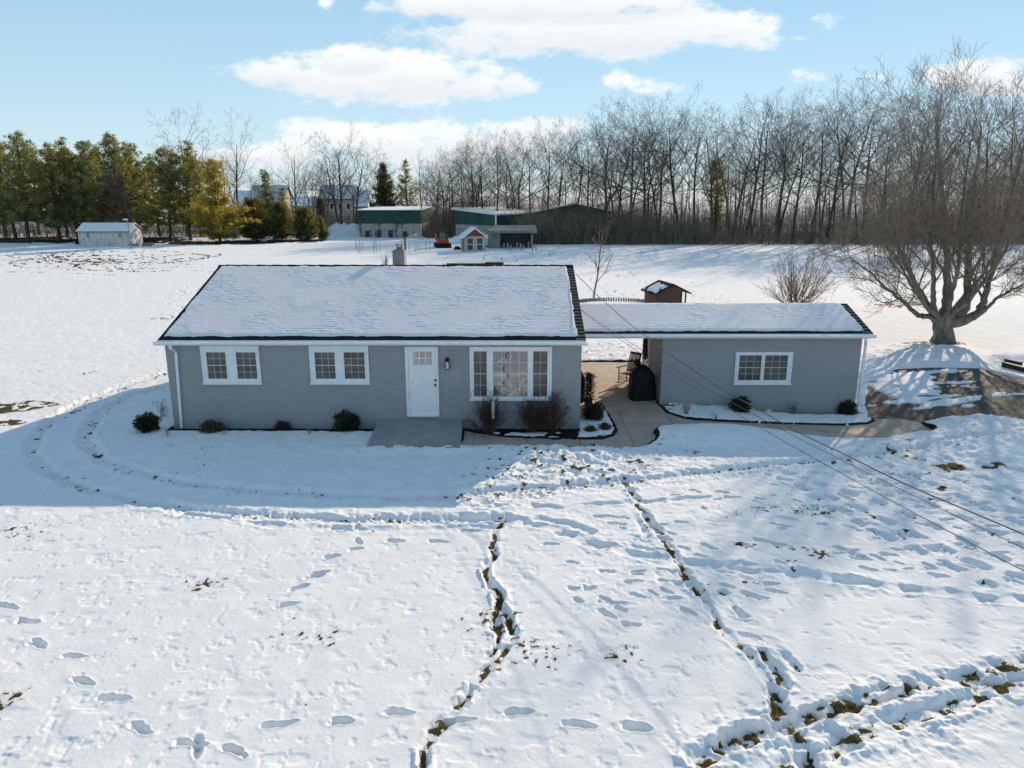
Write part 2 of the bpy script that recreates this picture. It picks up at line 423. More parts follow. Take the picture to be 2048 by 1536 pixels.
NM = np.zeros_like(Xg); NM[a0:a1] = fbm(x_/.42, y_/.36, 3, 53)

# trodden, lumpy snow
TR = np.zeros_like(Xg)
for bl in ((1130, 935, 190, 42, 1.25), (1300, 905, 160, 30, .7), (1500, 925, 260, 32, .55), (1800, 930, 170, 50, .8), (1920, 990, 220, 90, .55), (1010, 980, 130, 50, .8),
           (800, 930, 240, 40, .35), (1230, 705, 140, 20, .9), (1330, 1090, 170, 120, .25), (1230, 1150, 90, 80, .25), (1820, 715, 120, 24, .5), (1960, 870, 140, 36, .6), (1840, 770, 200, 30, .45),
           (1700, 1480, 330, 60, .6), (1900, 1400, 200, 50, .5), (1900, 650, 260, 60, .25), (520, 890, 260, 22, .2)):
    TR = np.maximum(TR, bl[4]*blob(bl[0], bl[1], bl[2], bl[3], .7, .35))
NQ = np.zeros_like(Xg); NQ[a0:a1] = fbm(x_/.11, y_/.11, 2, 54)
H += TR*(.038*NM+.038*NF+.036*NQ)
BARE = np.maximum(BARE, TR*S((NF+.5*NQ-.44)/.12)*.8*S((TR-.45)/.2))

# deep drag trails and foot trails (traced from where they run over the lawn)
trail([(1010, 1048), (985, 1075), (993, 1108), (970, 1145), (978, 1170), (1000, 1190), (1000, 1225), (1022, 1245), (1025, 1285), (985, 1345), (930, 1400), (885, 1450), (870, 1490), (850, 1545)], .085, .11, .72, .8, 'foot', 1)
trail([(1000, 1190), (985, 1240), (1005, 1275), (975, 1330)], .09, .09, .6, .7, 'foot', 2)
trail([(1248, 958), (1275, 1000), (1292, 1035), (1325, 1090), (1362, 1142), (1400, 1200), (1432, 1248), (1480, 1310), (1528, 1352), (1552, 1400), (1562, 1445)], .10, .11, .62, .7, 'foot', 3)
trail([(1525, 1310), (1545, 1345), (1572, 1385)], .09, .09, .75, .6, 'foot', 4)
trail([(1275, 1040), (1290, 1080), (1300, 1110)], .12, .06, .2, .6, 'foot', 5)
trail([(905, 1038), (1020, 1045), (1080, 1055), (1150, 1080), (1190, 1098), (1250, 1110), (1320, 1130), (1400, 1135), (1480, 1145), (1600, 1160), (1720, 1175), (1850, 1190), (1950, 1203), (2060, 1212)], .17, .075, .0, .6, 'foot', 6)
trail([(1080, 1045), (1140, 1055), (1180, 1072)], .15, .07, .0, .6, 'foot', 7)
trail([(1460, 1135), (1530, 1145), (1600, 1152), (1700, 1168)], .15, .07, .0, .6, 'foot', 8)
trail([(1080, 1022), (1180, 1015), (1300, 1010), (1420, 1002)], .12, .06, 0, .6, 'foot', 9)
trail([(1060, 1015), (1085, 990), (1120, 968)], .10, .08, .35, .6, 'foot', 10)
trail([(1440, 1190), (1470, 1220), (1485, 1238)], .10, .07, .1, .6, 'foot', 11)
trail([(1528, 1285), (1560, 1310)], .09, .07, .2, .6, 'foot', 12); trail([(1565, 1315), (1598, 1345)], .09, .07, .4, .6, 'foot', 13)
# vehicle tracks curling round the left end of the house
OUT = [(345, 745), (270, 768), (190, 795), (110, 838), (62, 890), (72, 930), (130, 970), (250, 1003), (400, 1028), (600, 1043), (800, 1047), (1000, 1042)]
INN = [(345, 775), (250, 798), (190, 838), (165, 890), (215, 932), (330, 965), (480, 985), (700, 997), (880, 1002), (1000, 986), (1260, 966), (1500, 940), (1700, 918), (1850, 900), (1990, 890)]
trail(OUT, .22, .10, .10, .55, 'tyre', 20); trail(INN, .22, .11, .14, .55, 'tyre', 21)
trail([(330, 752), (200, 800), (110, 850)], .2, .03, .3, .3, 'tyre', 22)
trail([(300, 1020), (420, 1045), (600, 1062), (800, 1068), (1000, 1060)], .10, .04, .0, .6, 'foot', 23)
trail([(1000, 1000), (1250, 978), (1500, 955), (1700, 938)], .22, .045, .0, .4, 'tyre', 24)
# churned wheel ruts in the near right corner
for i, P in enumerate(([(1400, 1530), (1490, 1478), (1610, 1440), (1760, 1400), (1900, 1368), (2080, 1335)], [(1560, 1560), (1690, 1490), (1850, 1430), (2080, 1365)],
                       [(1590, 1480), (1610, 1520), (1625, 1560)], [(1440, 1500), (1560, 1470), (1700, 1425), (1800, 1395)])):
    trail(P, (.19, .15, .16, .12)[i], .08, (.54, .53, .60, .3)[i], 1.1, 'foot', 30+i)
# crossing foot trails on the right
k = 40
for P in ([(1560, 965), (1680, 1010), (1800, 1062), (1920, 1120), (2060, 1185)], [(1600, 985), (1690, 1040), (1780, 1085), (1890, 1135), (1980, 1180)], [(1700, 940), (1800, 990), (1920, 1040), (2060, 1110)],
          [(1760, 930), (1870, 975), (1980, 1030), (2060, 1060)], [(1880, 920), (1960, 960), (2060, 1000)], [(1800, 1075), (1900, 1120), (1990, 1150), (2060, 1170)], [(1640, 975), (1760, 1010), (1900, 1075), (2060, 1150)],
          [(1540, 955), (1640, 950), (1740, 945)], [(1930, 930), (2060, 950)], [(1850, 1000), (1950, 1015), (2060, 1035)], [(1900, 960), (2000, 990), (2060, 1020)]):
    trail(P, .15, .075, .04, .5, 'steps', k); k += 1
# single boot prints
FP = [(14, 1221, .3), (56, 1251, .2), (77, 1296, .5), (144, 1321, .1), (167, 1371, .4), (233, 1407, .1), (284, 1468, .5), (380, 1497, .1), (395, 1508, 1.2), (470, 1513, .5), (558, 1460, -.3), (686, 1453, .05), (799, 1436, 0), (918, 1452, -.1), (1040, 1434, 0), (1160, 1460, .1), (1273, 1466, .2),
      (577, 1218, -.4), (598, 1183, -.6), (643, 1153, -.5), (665, 1121, -.5), (710, 1107, -.3), (718, 1090, 1.2), (690, 1068, -.4), (717, 1058, -1), (789, 1089, 0), (875, 1090, 0), (940, 1068, 0), (630, 1160, -.5), (1010, 1047, 0), (1500, 1280, .6), (1502, 1198, .5), (1555, 1192, .2), (1718, 1125, .2), (1736, 1147, .3), (1480, 1095, .2),
      (1460, 1000, .2), (1445, 990, .2), (1210, 1235, .8), (1262, 1258, .2), (1780, 1118, .2), (1880, 1160, .3)]
for (px, py, an) in FP:
    x, y = at(px, py); footprint(x, y, -an, .34+.08*rng.random(), .15, .085, .40)
fr = np.random.default_rng(3)
for n_, (cx, cy, rx, ry, q) in enumerate(((1230, 1130, 130, 110, 34), (1400, 1150, 200, 90, 26), (1850, 1040, 210, 110, 60), (1700, 1010, 160, 60, 36), (1500, 985, 240, 50, 26), (1640, 1060, 120, 60, 14), (840, 940, 260, 36, 30), (600, 900, 240, 26, 20))):
    for i in range(q):
        x, y = at(cx+rx*fr.uniform(-1, 1), cy+ry*fr.uniform(-1, 1)); footprint(x, y, fr.uniform(-.9, .3), fr.uniform(.2, .38), fr.uniform(.1, .16), fr.uniform(.02, .055))
# lines of small prints across the back field
def dots(pxs, step, size, seed, jit=.25):
    P = smoothpts([at(*p) for p in pxs]); q = np.random.default_rng(seed); acc = 0.
    for (ax, ay), (bx, by) in zip(P[:-1], P[1:]):
        L = math.hypot(bx-ax, by-ay)
        while acc < L:
            x = ax+(bx-ax)*acc/L+q.normal(0, jit); y = ay+(by-ay)*acc/L+q.normal(0, jit*.6)
            footprint(x, y, q.uniform(-.5, .5), size*q.uniform(.8, 1.4), size*.75, .08, .75); acc += step*q.uniform(.7, 1.3)
        acc -= L
dots([(1060, 500), (1150, 525), (1260, 560), (1350, 590), (1480, 612)], .8, .42, 1); dots([(1075, 498), (1180, 522), (1290, 558), (1400, 592)], .7, .38, 2)
dots([(1050, 505), (1120, 530), (1200, 570), (1215, 600)], .8, .36, 3); dots([(985, 505), (1010, 520), (1060, 530), (1130, 545)], .6, .42, 4, .9)
dots([(960, 510), (1000, 525), (1040, 528)], .6, .42, 5, 1.2); dots([(880, 520), (940, 512), (1000, 515)], .9, .4, 6, .9); dots([(1180, 560), (1215, 575), (1255, 605)], .7, .34, 7, .3)
dots([(1390, 575), (1450, 600), (1500, 625)], .7, .34, 8, .2); dots([(1210, 600), (1250, 590), (1310, 600)], .6, .34, 9, .5)
dots([(470, 560), (400, 600), (345, 640), (310, 640)], .45, .3, 10, .5); dots([(330, 600), (400, 570), (470, 545)], .6, .3, 11, .4); dots([(860, 545), (1000, 528), (1120, 540), (1330, 585)], 1.1, .36, 12, 1.4)
dots([(600, 510), (700, 505), (800, 498)], 1.3, .4, 13, 1.2)

# brown turf showing in the far left where vehicles turned
dn = np.random.default_rng(5)
for i in range(34):
    cx, cy = dn.uniform(20, 330), dn.uniform(508, 538); rx = dn.uniform(40, 150); ry_ = rx*.075*dn.uniform(.7, 1.5); a_s = dn.uniform(0, 6.28); n_ = 9
    P = [(cx+rx*math.cos(a_s+j*.26), cy+ry_*math.sin(a_s+j*.26)) for j in range(n_)]
    trail([(px, max(500, py)) for px, py in P], dn.uniform(.16, .34), .02, dn.uniform(.45, .75), .3, 'plain', 100+i)
trail([(330, 514), (390, 508), (425, 513), (405, 521), (330, 527)], .3, .03, .8, .2, 'plain', 140)
trail([(160, 540), (260, 546), (360, 540), (430, 545)], .2, .03, .6, .2, 'plain', 141); trail([(0, 545), (120, 548), (230, 552)], .2, .03, .6, .2, 'plain', 142)
BARE = np.maximum(BARE, .6*blob(150, 522, 220, 20, .8, .6)*S((NM-.05)/.2))
# patches of grass
for (px, py, rx, ry_, k_) in ((30, 818, 90, 14, .75), (20, 850, 30, 6, .9), (300, 640, 40, 3, .5), (1840, 1, 1, 1, 0), (1905, 940, 34, 9, .95), (1985, 940, 30, 8, .9), (1885, 983, 14, 5, .8), (1478, 1095, 7, 4, .9), (1800, 610, 40, 7, .8), (1700, 640, 30, 3, .4), (1990, 640, 80, 10, .3), (1690, 1420, 26, 10, .9), (1840, 690, 50, 4, .9), (1885, 692, 40, 5, .9)):
    BARE = np.maximum(BARE, k_*blob(px, py, rx, ry_, .8, .9)*S((NF+.35)/.3))
# bare floor below the pines and along the wood's edge
for (px, py, rx, ry_) in ((60, 482, 130, 6), (320, 480, 60, 5), (400, 486, 90, 4), (480, 485, 70, 4), (560, 483, 30, 3), (610, 483, 36, 4), (900, 462, 60, 5), (1150, 488, 130, 2)):
    b_ = blob(px, py, rx, ry_, .6, .7); MUL = np.maximum(MUL, b_*.85); BARE = np.maximum(BARE, b_)

# snow banks and heaps beside the drive
H += .27*blob(1885, 720, 64, 20, 1.3, .25)*(1+.15*NF); H += .30*blob(1985, 880, 150, 36, 1.2, .3)*(1+.25*NF); H += .22*blob(1800, 715, 70, 18, 1.2, .4)*(1+.4*NF)
H += .25*blob(2020, 718, 40, 9, 1.2, .4); H += .16*blob(1440, 872, 150, 18, 1.2, .3); H += .10*blob(1150, 912, 150, 16, 1.2, .4)*(1+.5*NF)
H += .07*blob(800, 905, 110, 9, 1.2, .4)*(1+.6*NF)

# ------------------------------------------------------------------ paving cut out of the snow
def sdist(P, wn):
    x, y = Xg[wn], Yg[wn]; ins = np.zeros(x.shape, bool); dmin = np.full(x.shape, 1e9); n = len(P)
    for i in range(n):
        (ax, ay), (bx, by) = P[i], P[(i+1) % n]
        L = math.hypot(bx-ax, by-ay)+1e-9; tx, ty = (bx-ax)/L, (by-ay)/L
        s = np.clip((x-ax)*tx+(y-ay)*ty, 0, L); dmin = np.minimum(dmin, np.hypot(x-ax-s*tx, y-ay-s*ty))
        cond = (ay > y) != (by > y)
        with np.errstate(divide='ignore', invalid='ignore'): xi = (bx-ax)*(y-ay)/(by-ay)+ax
        ins ^= cond & (x < xi)
    return np.where(ins, -dmin, dmin)
PATH = [at(*p) for p in ((918, 893), (930, 862), (946, 866), (1000, 874), (1090, 878), (1205, 880), (1228, 873), (1236, 860), (1224, 838), (1204, 806))]
PATH += [(2.35, 22.6), (2.05, 22.6), (2.05, 30.9), (5.4, 30.9), (5.4, 27.6), (5.02, 27.6), (5.02, 24.3)]
PATH += [at(*p) for p in ((1333, 827), (1368, 838), (1430, 844), (1560, 849), (1690, 852), (1738, 849), (1750, 843), (1745, 837), (1800, 838), (1842, 846), (1866, 862), (1868, 870), (1856, 877), (1800, 878), (1700, 879), (1560, 870), (1440, 859), (1345, 853), (1316, 858), (1306, 868), (1312, 880), (1298, 893), (1260, 902), (1180, 901), (1100, 897), (1000, 892))]
DRIVE = [at(*p) for p in ((1733, 765), (1790, 739), (1870, 734), (1960, 737), (2060, 762), (2300, 800), (2300, 960), (2060, 864), (1960, 838), (1905, 838), (1850, 848), (1800, 838), (1745, 837), (1733, 838))]
def inside_cut(P, off, amp, deep):
    xs = [p[0] for p in P]; ys = [p[1] for p in P]; wn = win(min(xs)-1, max(xs)+1, min(ys)-1, max(ys)+1)
    sdv = sdist(P, wn); return wn, sdv
# drive first: patchy snow left on it
wn, sdv = inside_cut(DRIVE, 0, 0, 0)
x, y = Xg[wn], Yg[wn]
streak = fbm((x*.9+y*.35)/2.6, (y-.35*x)/.55, 4, 57)
keep = np.zeros_like(x)
for (px, py, rx, ry_, k_) in ((1800, 770, 85, 26, 1.2), (1830, 806, 80, 12, .9), (1895, 800, 70, 14, .7), (1940, 770, 80, 8, .9), (1860, 742, 100, 6, .8), (2000, 790, 70, 6, .7), (1765, 748, 40, 12, 1.)):
    keep = np.maximum(keep, k_*blob(px, py, rx, ry_, 1.0, .6)[wn])
cover = S((keep+.95*streak+.35*NM[wn]-.76)/.3)
dm = S((.05-sdv-.12*NZ[wn])/.12)
H[wn] = H[wn]*(1-dm)+dm*(cover*(.05+.03*NM[wn]+.02*NF[wn])-(1-cover)*.10)
BARE[wn] = BARE[wn]*(1-dm)
# concrete path
wn, sdv = inside_cut(PATH, 0, 0, 0)
rag = sdv+.05*NZ[wn]+.035*NF[wn]
front = S((21.0-Yg[wn])/.6)*S((4.8-Xg[wn])/2)
rag = rag+front*(.03+.10*NZ[wn])
dm = S((.01-rag)/.09)
H[wn] = H[wn]*(1-dm)-.10*dm
edge = S((.13-rag)/.06)*(1-dm)*S((NF[wn]+.75)/.4); MUL[wn] = np.maximum(MUL[wn], edge); BARE[wn] = np.maximum(BARE[wn]*(1-dm), edge); H[wn] -= edge*.05
# planting beds against the walls
def bed(x0, x1, y0, y1, patch):
    wn = win(x0-.4, x1+.4, y0-.4, y1+.4); x, y = Xg[wn], Yg[wn]
    n = NZ[wn]*.12+NF[wn]*.05; m = S((x-x0+n)/.12)*S((x1-x+n)/.12)*S((y-y0+n)/.10)*S((y1-y)/.05)
    if patch is not None: m = m*S((NM[wn]*.8+NZ[wn]*.6+patch)/.15)
    MUL[wn] = np.maximum(MUL[wn], m); BARE[wn] = np.maximum(BARE[wn], m); H[wn] = H[wn]*(1-m)+m*(.0+.02*NF[wn])
bed(-10.6, 2.1, 21.12, 21.75, None); bed(-1.4, 2.0, 20.3, 21.4, -.02); bed(4.95, 12.05, 24.02, 24.4, .1)
# no snow mound pokes up inside the buildings
for (x0, x1, y0, y1) in ((-10.3, 2.0, 21.7, 31.3), (5.15, 11.8, 24.3, 27.8)):
    wn = win(x0, x1, y0, y1); m = (Xg[wn] > x0) & (Xg[wn] < x1) & (Yg[wn] > y0) & (Yg[wn] < y1); H[wn] = np.where(m, -.05, H[wn])

V = np.stack([Xg, Yg, Gz+H], -1).reshape(-1, 3)
idx = np.arange(nr*nc, dtype=np.int32).reshape(nr, nc)
F = np.stack([idx[:-1, :-1], idx[:-1, 1:], idx[1:, 1:], idx[1:, :-1]], -1).reshape(-1, 4)
def ground_mat():
    m = bpy.data.materials.new('snow_over_turf'); m.use_nodes = True; q = NB(m.node_tree); p = m.node_tree.nodes['Principled BSDF']
    ps = q.n('ShaderNodeNewGeometry').outputs['Position']
    a = q.n('ShaderNodeAttribute'); a.attribute_name = 'bare'; c = q.n('ShaderNodeAttribute'); c.attribute_name = 'mulch'
    n1 = q.noise(ps, 14., 4, .65); n2 = q.noise(ps, 55., 3, .6); n3 = q.noise(ps, 2.2, 3, .5)
    turf = q.mix(q.ss(n1, .3, .7), (.035, .030, .014, 1), (.13, .105, .055, 1)); turf = q.mix(c.outputs['Fac'], turf, q.mix(n1, (.010, .008, .007, 1), (.035, .028, .022, 1)))
    snow = q.mix(q.ss(n3, .3, .7), (.79, .795, .80, 1), (.85, .85, .845, 1))
    f = q.ss(q.m('ADD', a.outputs['Fac'], q.m('MULTIPLY', q.m('SUBTRACT', n2, .5), .7)), .38, .62)
    q.link(q.mix(f, snow, turf), p.inputs['Base Color']); p.inputs['Roughness'].default_value = .85; p.inputs['Specular IOR Level'].default_value = .06
    bp = q.n('ShaderNodeBump'); bp.inputs['Distance'].default_value = .018; bp.inputs['Strength'].default_value = .8
    q.link(q.m('ADD', q.m('MULTIPLY', n1, .55), q.m('MULTIPLY', n2, .22)), bp.inputs['Height']); q.link(bp.outputs[0], p.inputs['Normal'])
    return m
ground = raw('ground', V, [F], ground_mat(), None, True); tag(ground, kind='structure')
for nm, A in (('bare', BARE), ('mulch', MUL)):
    at_ = ground.data.attributes.new(nm, 'FLOAT', 'POINT'); at_.data.foreach_set('value', np.clip(A, 0, 1).astype(np.float32).ravel())
def hz(x, y):
    """snow surface height at a point"""
    r = int(np.clip(np.searchsorted(rows, y), 1, nr-1)); w = Wd[r]; c = int(np.clip(np.searchsorted(tt, x/w), 0, nc-1)); return float(Gz[r, c]+H[r, c])

def slab(name, P, lift, thick, m, kind='structure'):
    P3 = [Vector((p[0], p[1], 0)) for p in P]; tri = geometry.tessellate_polygon([P3]); n = len(P)
    z = [float(G(*p))+lift for p in P]
    v = [(p[0], p[1], z[i]) for i, p in enumerate(P)]+[(p[0], p[1], z[i]-thick) for i, p in enumerate(P)]
    f = [tuple(t) for t in tri]+[tuple(i+n for i in reversed(t)) for t in tri]+[(i, (i+1) % n, (i+1) % n+n, i+n) for i in range(n)]
    q = MB(); q.v = v; q.f = f; o = q.build(name, m); return tag(o, kind=kind)
def paving_mat(name, c1, c2, dust, asphalt=False, joints=True):
    m = bpy.data.materials.new(name); m.use_nodes = True; q = NB(m.node_tree); p = m.node_tree.nodes['Principled BSDF']
    ps = q.n('ShaderNodeNewGeometry').outputs['Position']; n1 = q.noise(ps, 1.7, 5, .65); n2 = q.noise(ps, 70., 3, .6); n3 = q.noise(ps, 13., 5, .75)
    base = q.mix(q.ss(q.m('ADD', q.m('MULTIPLY', n1, .7), q.m('MULTIPLY', n2, .3)), .3, .7), rgb(c1), rgb(c2))
    sx = q.n('ShaderNodeSeparateXYZ'); q.link(ps, sx.inputs[0])
    if joints and not asphalt:   # control joints in the concrete
        j1 = q.m('ABSOLUTE', q.m('SUBTRACT', q.m('FRACT', q.m('MULTIPLY', q.m('ADD', sx.outputs[0], .35), 1/1.55)), .5)); j2 = q.m('ABSOLUTE', q.m('SUBTRACT', q.m('FRACT', q.m('MULTIPLY', sx.outputs[1], 1/2.9)), .5))
        j2 = q.m('ADD', j2, q.m('LESS_THAN', sx.outputs[1], 22.)) ; j1 = q.m('ADD', j1, q.m('GREATER_THAN', sx.outputs[1], 23.6))
        base = q.mix(q.m('LESS_THAN', q.m('MINIMUM', j1, q.m('MULTIPLY', j2, 1.9)), .007), base, rgb([x*.35 for x in c1]))
    # thin leftover snow dust, stronger close to the front step
    dz = q.ss(q.m('ADD', q.m('MULTIPLY', n3, 1.), q.m('MULTIPLY', q.ss(sx.outputs[0], 1.6, -2.5), dust)), .72, .95)
    if not asphalt: base = q.mix(q.m('MULTIPLY', dz, .62), base, (.60, .62, .64, 1))
    q.link(base, p.inputs['Base Color']); p.inputs['Roughness'].default_value = .8; p.inputs['Specular IOR Level'].default_value = .3
    bp = q.n('ShaderNodeBump'); bp.inputs['Distance'].default_value = .006; q.link(n2, bp.inputs['Height']); q.link(bp.outputs[0], p.inputs['Normal'])
    return m
M['paving'] = paving_mat('concrete_paving', (.37, .30, .235), (.52, .42, .335), .36)
slab('path', PATH, .012, .2, M['paving'])
slab('driveway', DRIVE, .004, .2, paving_mat('worn_asphalt', (.05, .04, .03), (.165, .13, .098), 0, True))

# tufts of turf standing in the bare marks
sel = np.argwhere((BARE > .5) & (MUL < .3) & (Yg > 6.5) & (Yg < 30) & (np.abs(Xg) < Yg*.8+3))
gr = np.random.default_rng(11); pick = sel[gr.choice(len(sel), min(len(sel), 26000), replace=False)]
bx = Xg[pick[:, 0], pick[:, 1]]+gr.normal(0, .015, len(pick)); by = Yg[pick[:, 0], pick[:, 1]]+gr.normal(0, .015, len(pick)); bz = (Gz+H)[pick[:, 0], pick[:, 1]]-.01
nB = len(pick); hh = gr.uniform(.02, .075, nB); an = gr.uniform(0, 6.28, nB); lean = gr.normal(0, .6, (nB, 2))*hh[:, None]
w_ = .004
p0 = np.stack([bx-w_*np.cos(an), by-w_*np.sin(an), bz], 1); p1 = np.stack([bx+w_*np.cos(an), by+w_*np.sin(an), bz], 1); p2 = np.stack([bx+lean[:, 0], by+lean[:, 1], bz+hh], 1)
GV = np.stack([p0, p1, p2], 1).reshape(-1, 3); GF = np.arange(nB*3).reshape(-1, 3)
M['grass'] = foliage('winter_grass', (.05, .045, .018), (.16, .13, .06), .0)
tag(raw('grass', GV, [GF], M['grass']), 'short winter grass poking through the snow', 'grass', kind='stuff')

# ------------------------------------------------------------------ buildings
def snow_cover(name, parent, x0, x1, Y0, Y1, zf, thick=.07, res=.035, seed=0, course=.145, edge=.05, jag=.05):
    nx, ny = int((x1-x0)/res)+1, int(abs(Y1-Y0)/res)+1
    X, Y = np.meshgrid(np.linspace(x0, x1, nx), np.linspace(Y0, Y1, ny))
    s = (Y-min(Y0, Y1))*1.053
    lo, hi = min(Y0, Y1), max(Y0, Y1)
    n = jag*fbm(X/.6, Y/.6, 3, seed+1)+.6*jag*fbm(X/.15, Y/.15, 2, seed+2)
    d = np.minimum(np.minimum(X-x0, x1-X), np.minimum(Y-lo, hi-Y))-jag*.9+n
    e = S(d/edge)
    ph = (s/course+.12*fbm(X/.7, Y/.7, 2, seed+3)) % 1
    amp = .5+.9*S((fbm(X/1.1, Y/.9, 3, seed+4)+.25)/.5)
    t = thick+.009*(1-ph)*amp+.006*fbm(X/.14, s/.06, 2, seed+5)*amp+.004*fbm(X/1.6, Y/1.2, 3, seed+6)
    Z = zf(Y)+t*e-.02*(1-e)
    V = np.stack([X, Y, Z], -1).reshape(-1, 3); idx = np.arange(nx*ny).reshape(ny, nx)
    F = np.stack([idx[:-1, :-1], idx[:-1, 1:], idx[1:, 1:], idx[1:, :-1]], -1).reshape(-1, 4)
    if Y1 < Y0: F = F[:, ::-1]
    return raw(name, V, [F], M['roofsnow'], parent, True)
M['roofsnow'] = mat('roof_snow', (.82, .785, .79), .85, .015, 2., .012, 34., spec=.06)

def rect(Yw, a, b_):
    """a, b_: photo pixels of two corners lying on the plane y=Yw -> x0, x1, z0, z1"""
    xa, za = atY(a[0], a[1], Yw); xb, zb = atY(b_[0], b_[1], Yw)
    return min(xa, xb), max(xa, xb), min(za, zb), max(za, zb)
def window(parent, Yw, outer, panes, grids, pm, label=None):
    x0, x1, z0, z1 = outer; f = MB(); D = .055
    gz0, gz1 = min(p[2] for p in panes), max(p[3] for p in panes); panes = [(p[0], p[1], gz0, gz1) for p in panes]
    f.box(x0, x1, Yw-D, Yw, gz1, z1); f.box(x0, x1, Yw-D, Yw, z0, gz0)
    xs = [x0]+[q for p in panes for q in (p[0], p[1])]+[x1]
    for i in range(0, len(xs), 2): f.box(xs[i], xs[i+1], Yw-D, Yw, gz0, gz1)
    b2 = .028   # raised outer casing bead and a projecting sill
    f.box(x0, x1, Yw-D-.018, Yw-D+.001, z1-.045, z1); f.box(x0, x0+.045, Yw-D-.018, Yw-D+.001, z0+.05, z1-.046); f.box(x1-.045, x1, Yw-D-.018, Yw-D+.001, z0+.05, z1-.046)
    f.box(x0-.02, x1+.02, Yw-D-.04, Yw-D+.002, z0-.01, z0+.045)
    for p in panes:   # sash rails set round each light
        f.box(p[0]-.034, p[0], Yw-D-.014, Yw-D+.001, p[2]-.034, p[3]+.034); f.box(p[1], p[1]+.034, Yw-D-.014, Yw-D+.001, p[2]-.034, p[3]+.034)
        f.box(p[0], p[1], Yw-D-.014, Yw-D+.001, p[3], p[3]+.034); f.box(p[0], p[1], Yw-D-.014, Yw-D+.001, p[2]-.034, p[2])
    w = f.build('window', M['trim'], parent)
    for i, p in enumerate(panes):
        g = MB(); mu = MB(); g.box(p[0], p[1], Yw-.012, Yw-.002, p[2], p[3])
        nx, nz = grids[i]
        for k in range(1, nx): xx = p[0]+(p[1]-p[0])*k/nx; mu.box(xx-.0065, xx+.0065, Yw-.024, Yw-.0135, p[2], p[3])
        for k in range(1, nz):
            zz = p[2]+(p[3]-p[2])*k/nz; t = .014 if (nz % 2 == 0 and k == nz//2 and pm[i] == 'screen') else .0065
            mu.box(p[0], p[1], Yw-.0265, Yw-.0138, zz-t, zz+t)
        g.build('pane', M['screen' if pm[i] == 'screen' else 'picture'], w)
        mu.build('muntin', M['trim_dim'] if pm[i] == 'screen' else M['trim'], w)
    if label: w['label'] = label
    return w
M['trim_dim'] = mat('cream_muntins', (.52, .51, .48), .5, .03)

# --- main house
YF, YB, XL, XR, ZE, ZR, YR_ = 21.6, 31.4, -10.40, 2.09, 2.83, 4.53, 26.5
slope = (ZR-ZE)/(YR_-21.33)
zroof = lambda Y: ZE+(np.minimum(Y, 2*YR_-Y)-21.33)*slope
house = thing('house', 'long single-storey grey brick house with a snowy gable roof and white front door', 'house', (0, 0, 0))
MB().prism([(YF, -.4), (YB, -.4), (YB, 2.72), (YR_, 2.72+(YR_-YF)*slope-.02), (YF, 2.72)], XL, XR, 'x').build('wall', M['brick'], house)
roof = MB().prism([(21.33, ZE), (YR_, ZR), (2*YR_-21.33, ZE), (2*YR_-21.33, ZE-.11), (YR_, ZR-.12), (21.33, ZE-.11)], -10.47, 2.17, 'x').build('roof', M['darkroof'], house)
snow_cover('snow_cover', roof, -10.42, 2.01, 21.50, 26.42, lambda Y: zroof(Y)+.002, .05, .034, 200)
snow_cover('snow_cover', roof, -10.40, 1.90, 31.45, 26.66, lambda Y: zroof(Y)+.002, .05, .09, 230)
for a, c in ((21.34, 26.5),):
    MB().hexa([(1.90, a, zroof(a)+.002), (2.185, a, zroof(a)+.002), (2.185, c, zroof(c)+.002), (1.90, c, zroof(c)+.002), (1.90, a, zroof(a)+.014), (2.185, a, zroof(a)+.014), (2.185, c, zroof(c)+.014), (1.90, c, zroof(c)+.014)]).build('rake_shingles', M['shingle'], roof)
q = MB()
for i in range(46):
    x = -10.47+i*.275; q.hexa([(x, 26.36, zroof(26.36)+.01), (x+.272, 26.36, zroof(26.36)+.01), (x+.272, 26.64, zroof(26.64)+.01), (x, 26.64, zroof(26.64)+.01), (x, 26.44, ZR+.03+.012*(i % 2)), (x+.272, 26.44, ZR+.024+.01*(i % 2)), (x+.272, 26.56, ZR+.024+.01*(i % 2)), (x, 26.56, ZR+.03+.012*(i % 2))])
q.build('ridge_cap', M['darkroof'], roof)
q = MB(); q.prism([(21.19, 2.80), (21.325, 2.80), (21.325, 2.69), (21.24, 2.69), (21.20, 2.73)], -10.55, 2.20, 'x'); gut = q.build('gutter', M['gutter'], house)
q = MB(); q.box(-10.44, 2.13, 21.326, 21.345, 2.68, ZE-.005); q.box(-10.44, 2.13, 21.346, 21.6, 2.685, 2.70); q.build('fascia', M['trim'], house)
def downspout(parent, pts, w=.075):
    q = MB()
    for a, c in zip(pts[:-1], pts[1:]):
        a, c = Vector(a), Vector(c); t = (c-a).normalized(); u_ = Vector((0, 1, 0)) if abs(t.y) < .8 else Vector((1, 0, 0))
        w1 = (u_-t*u_.dot(t)).normalized()*w*.38; w2 = t.cross(w1).normalized()*w*.5; e = t*w*.2
        q.hexa([a-e-w1-w2, a-e+w1-w2, a-e+w1+w2, a-e-w1+w2, c+e-w1-w2, c+e+w1-w2, c+e+w1+w2, c+e-w1+w2])
    return q.build('downspout', M['gutter'], parent, bevel=.006)
xa = atY(341, 690, 21.3)[0]; xb = atY(352, 705, 21.54)[0]; xc = atY(357, 852, 21.54)[0]
downspout(house, [(xa, 21.27, 2.69), (xa, 21.27, 2.60), (xb, 21.54, 2.42), ((xb+xc)/2, 21.54, .05)])
W_ = lambda a, c: rect(YF-.055, a, c)
window(house, YF, W_((399.5, 691.5), (523, 768)), [W_((411.5, 704.5), (455.5, 757.5)), W_((471, 704.5), (515.5, 757.5))], [(3, 4), (3, 4)], ['screen', 'screen'])
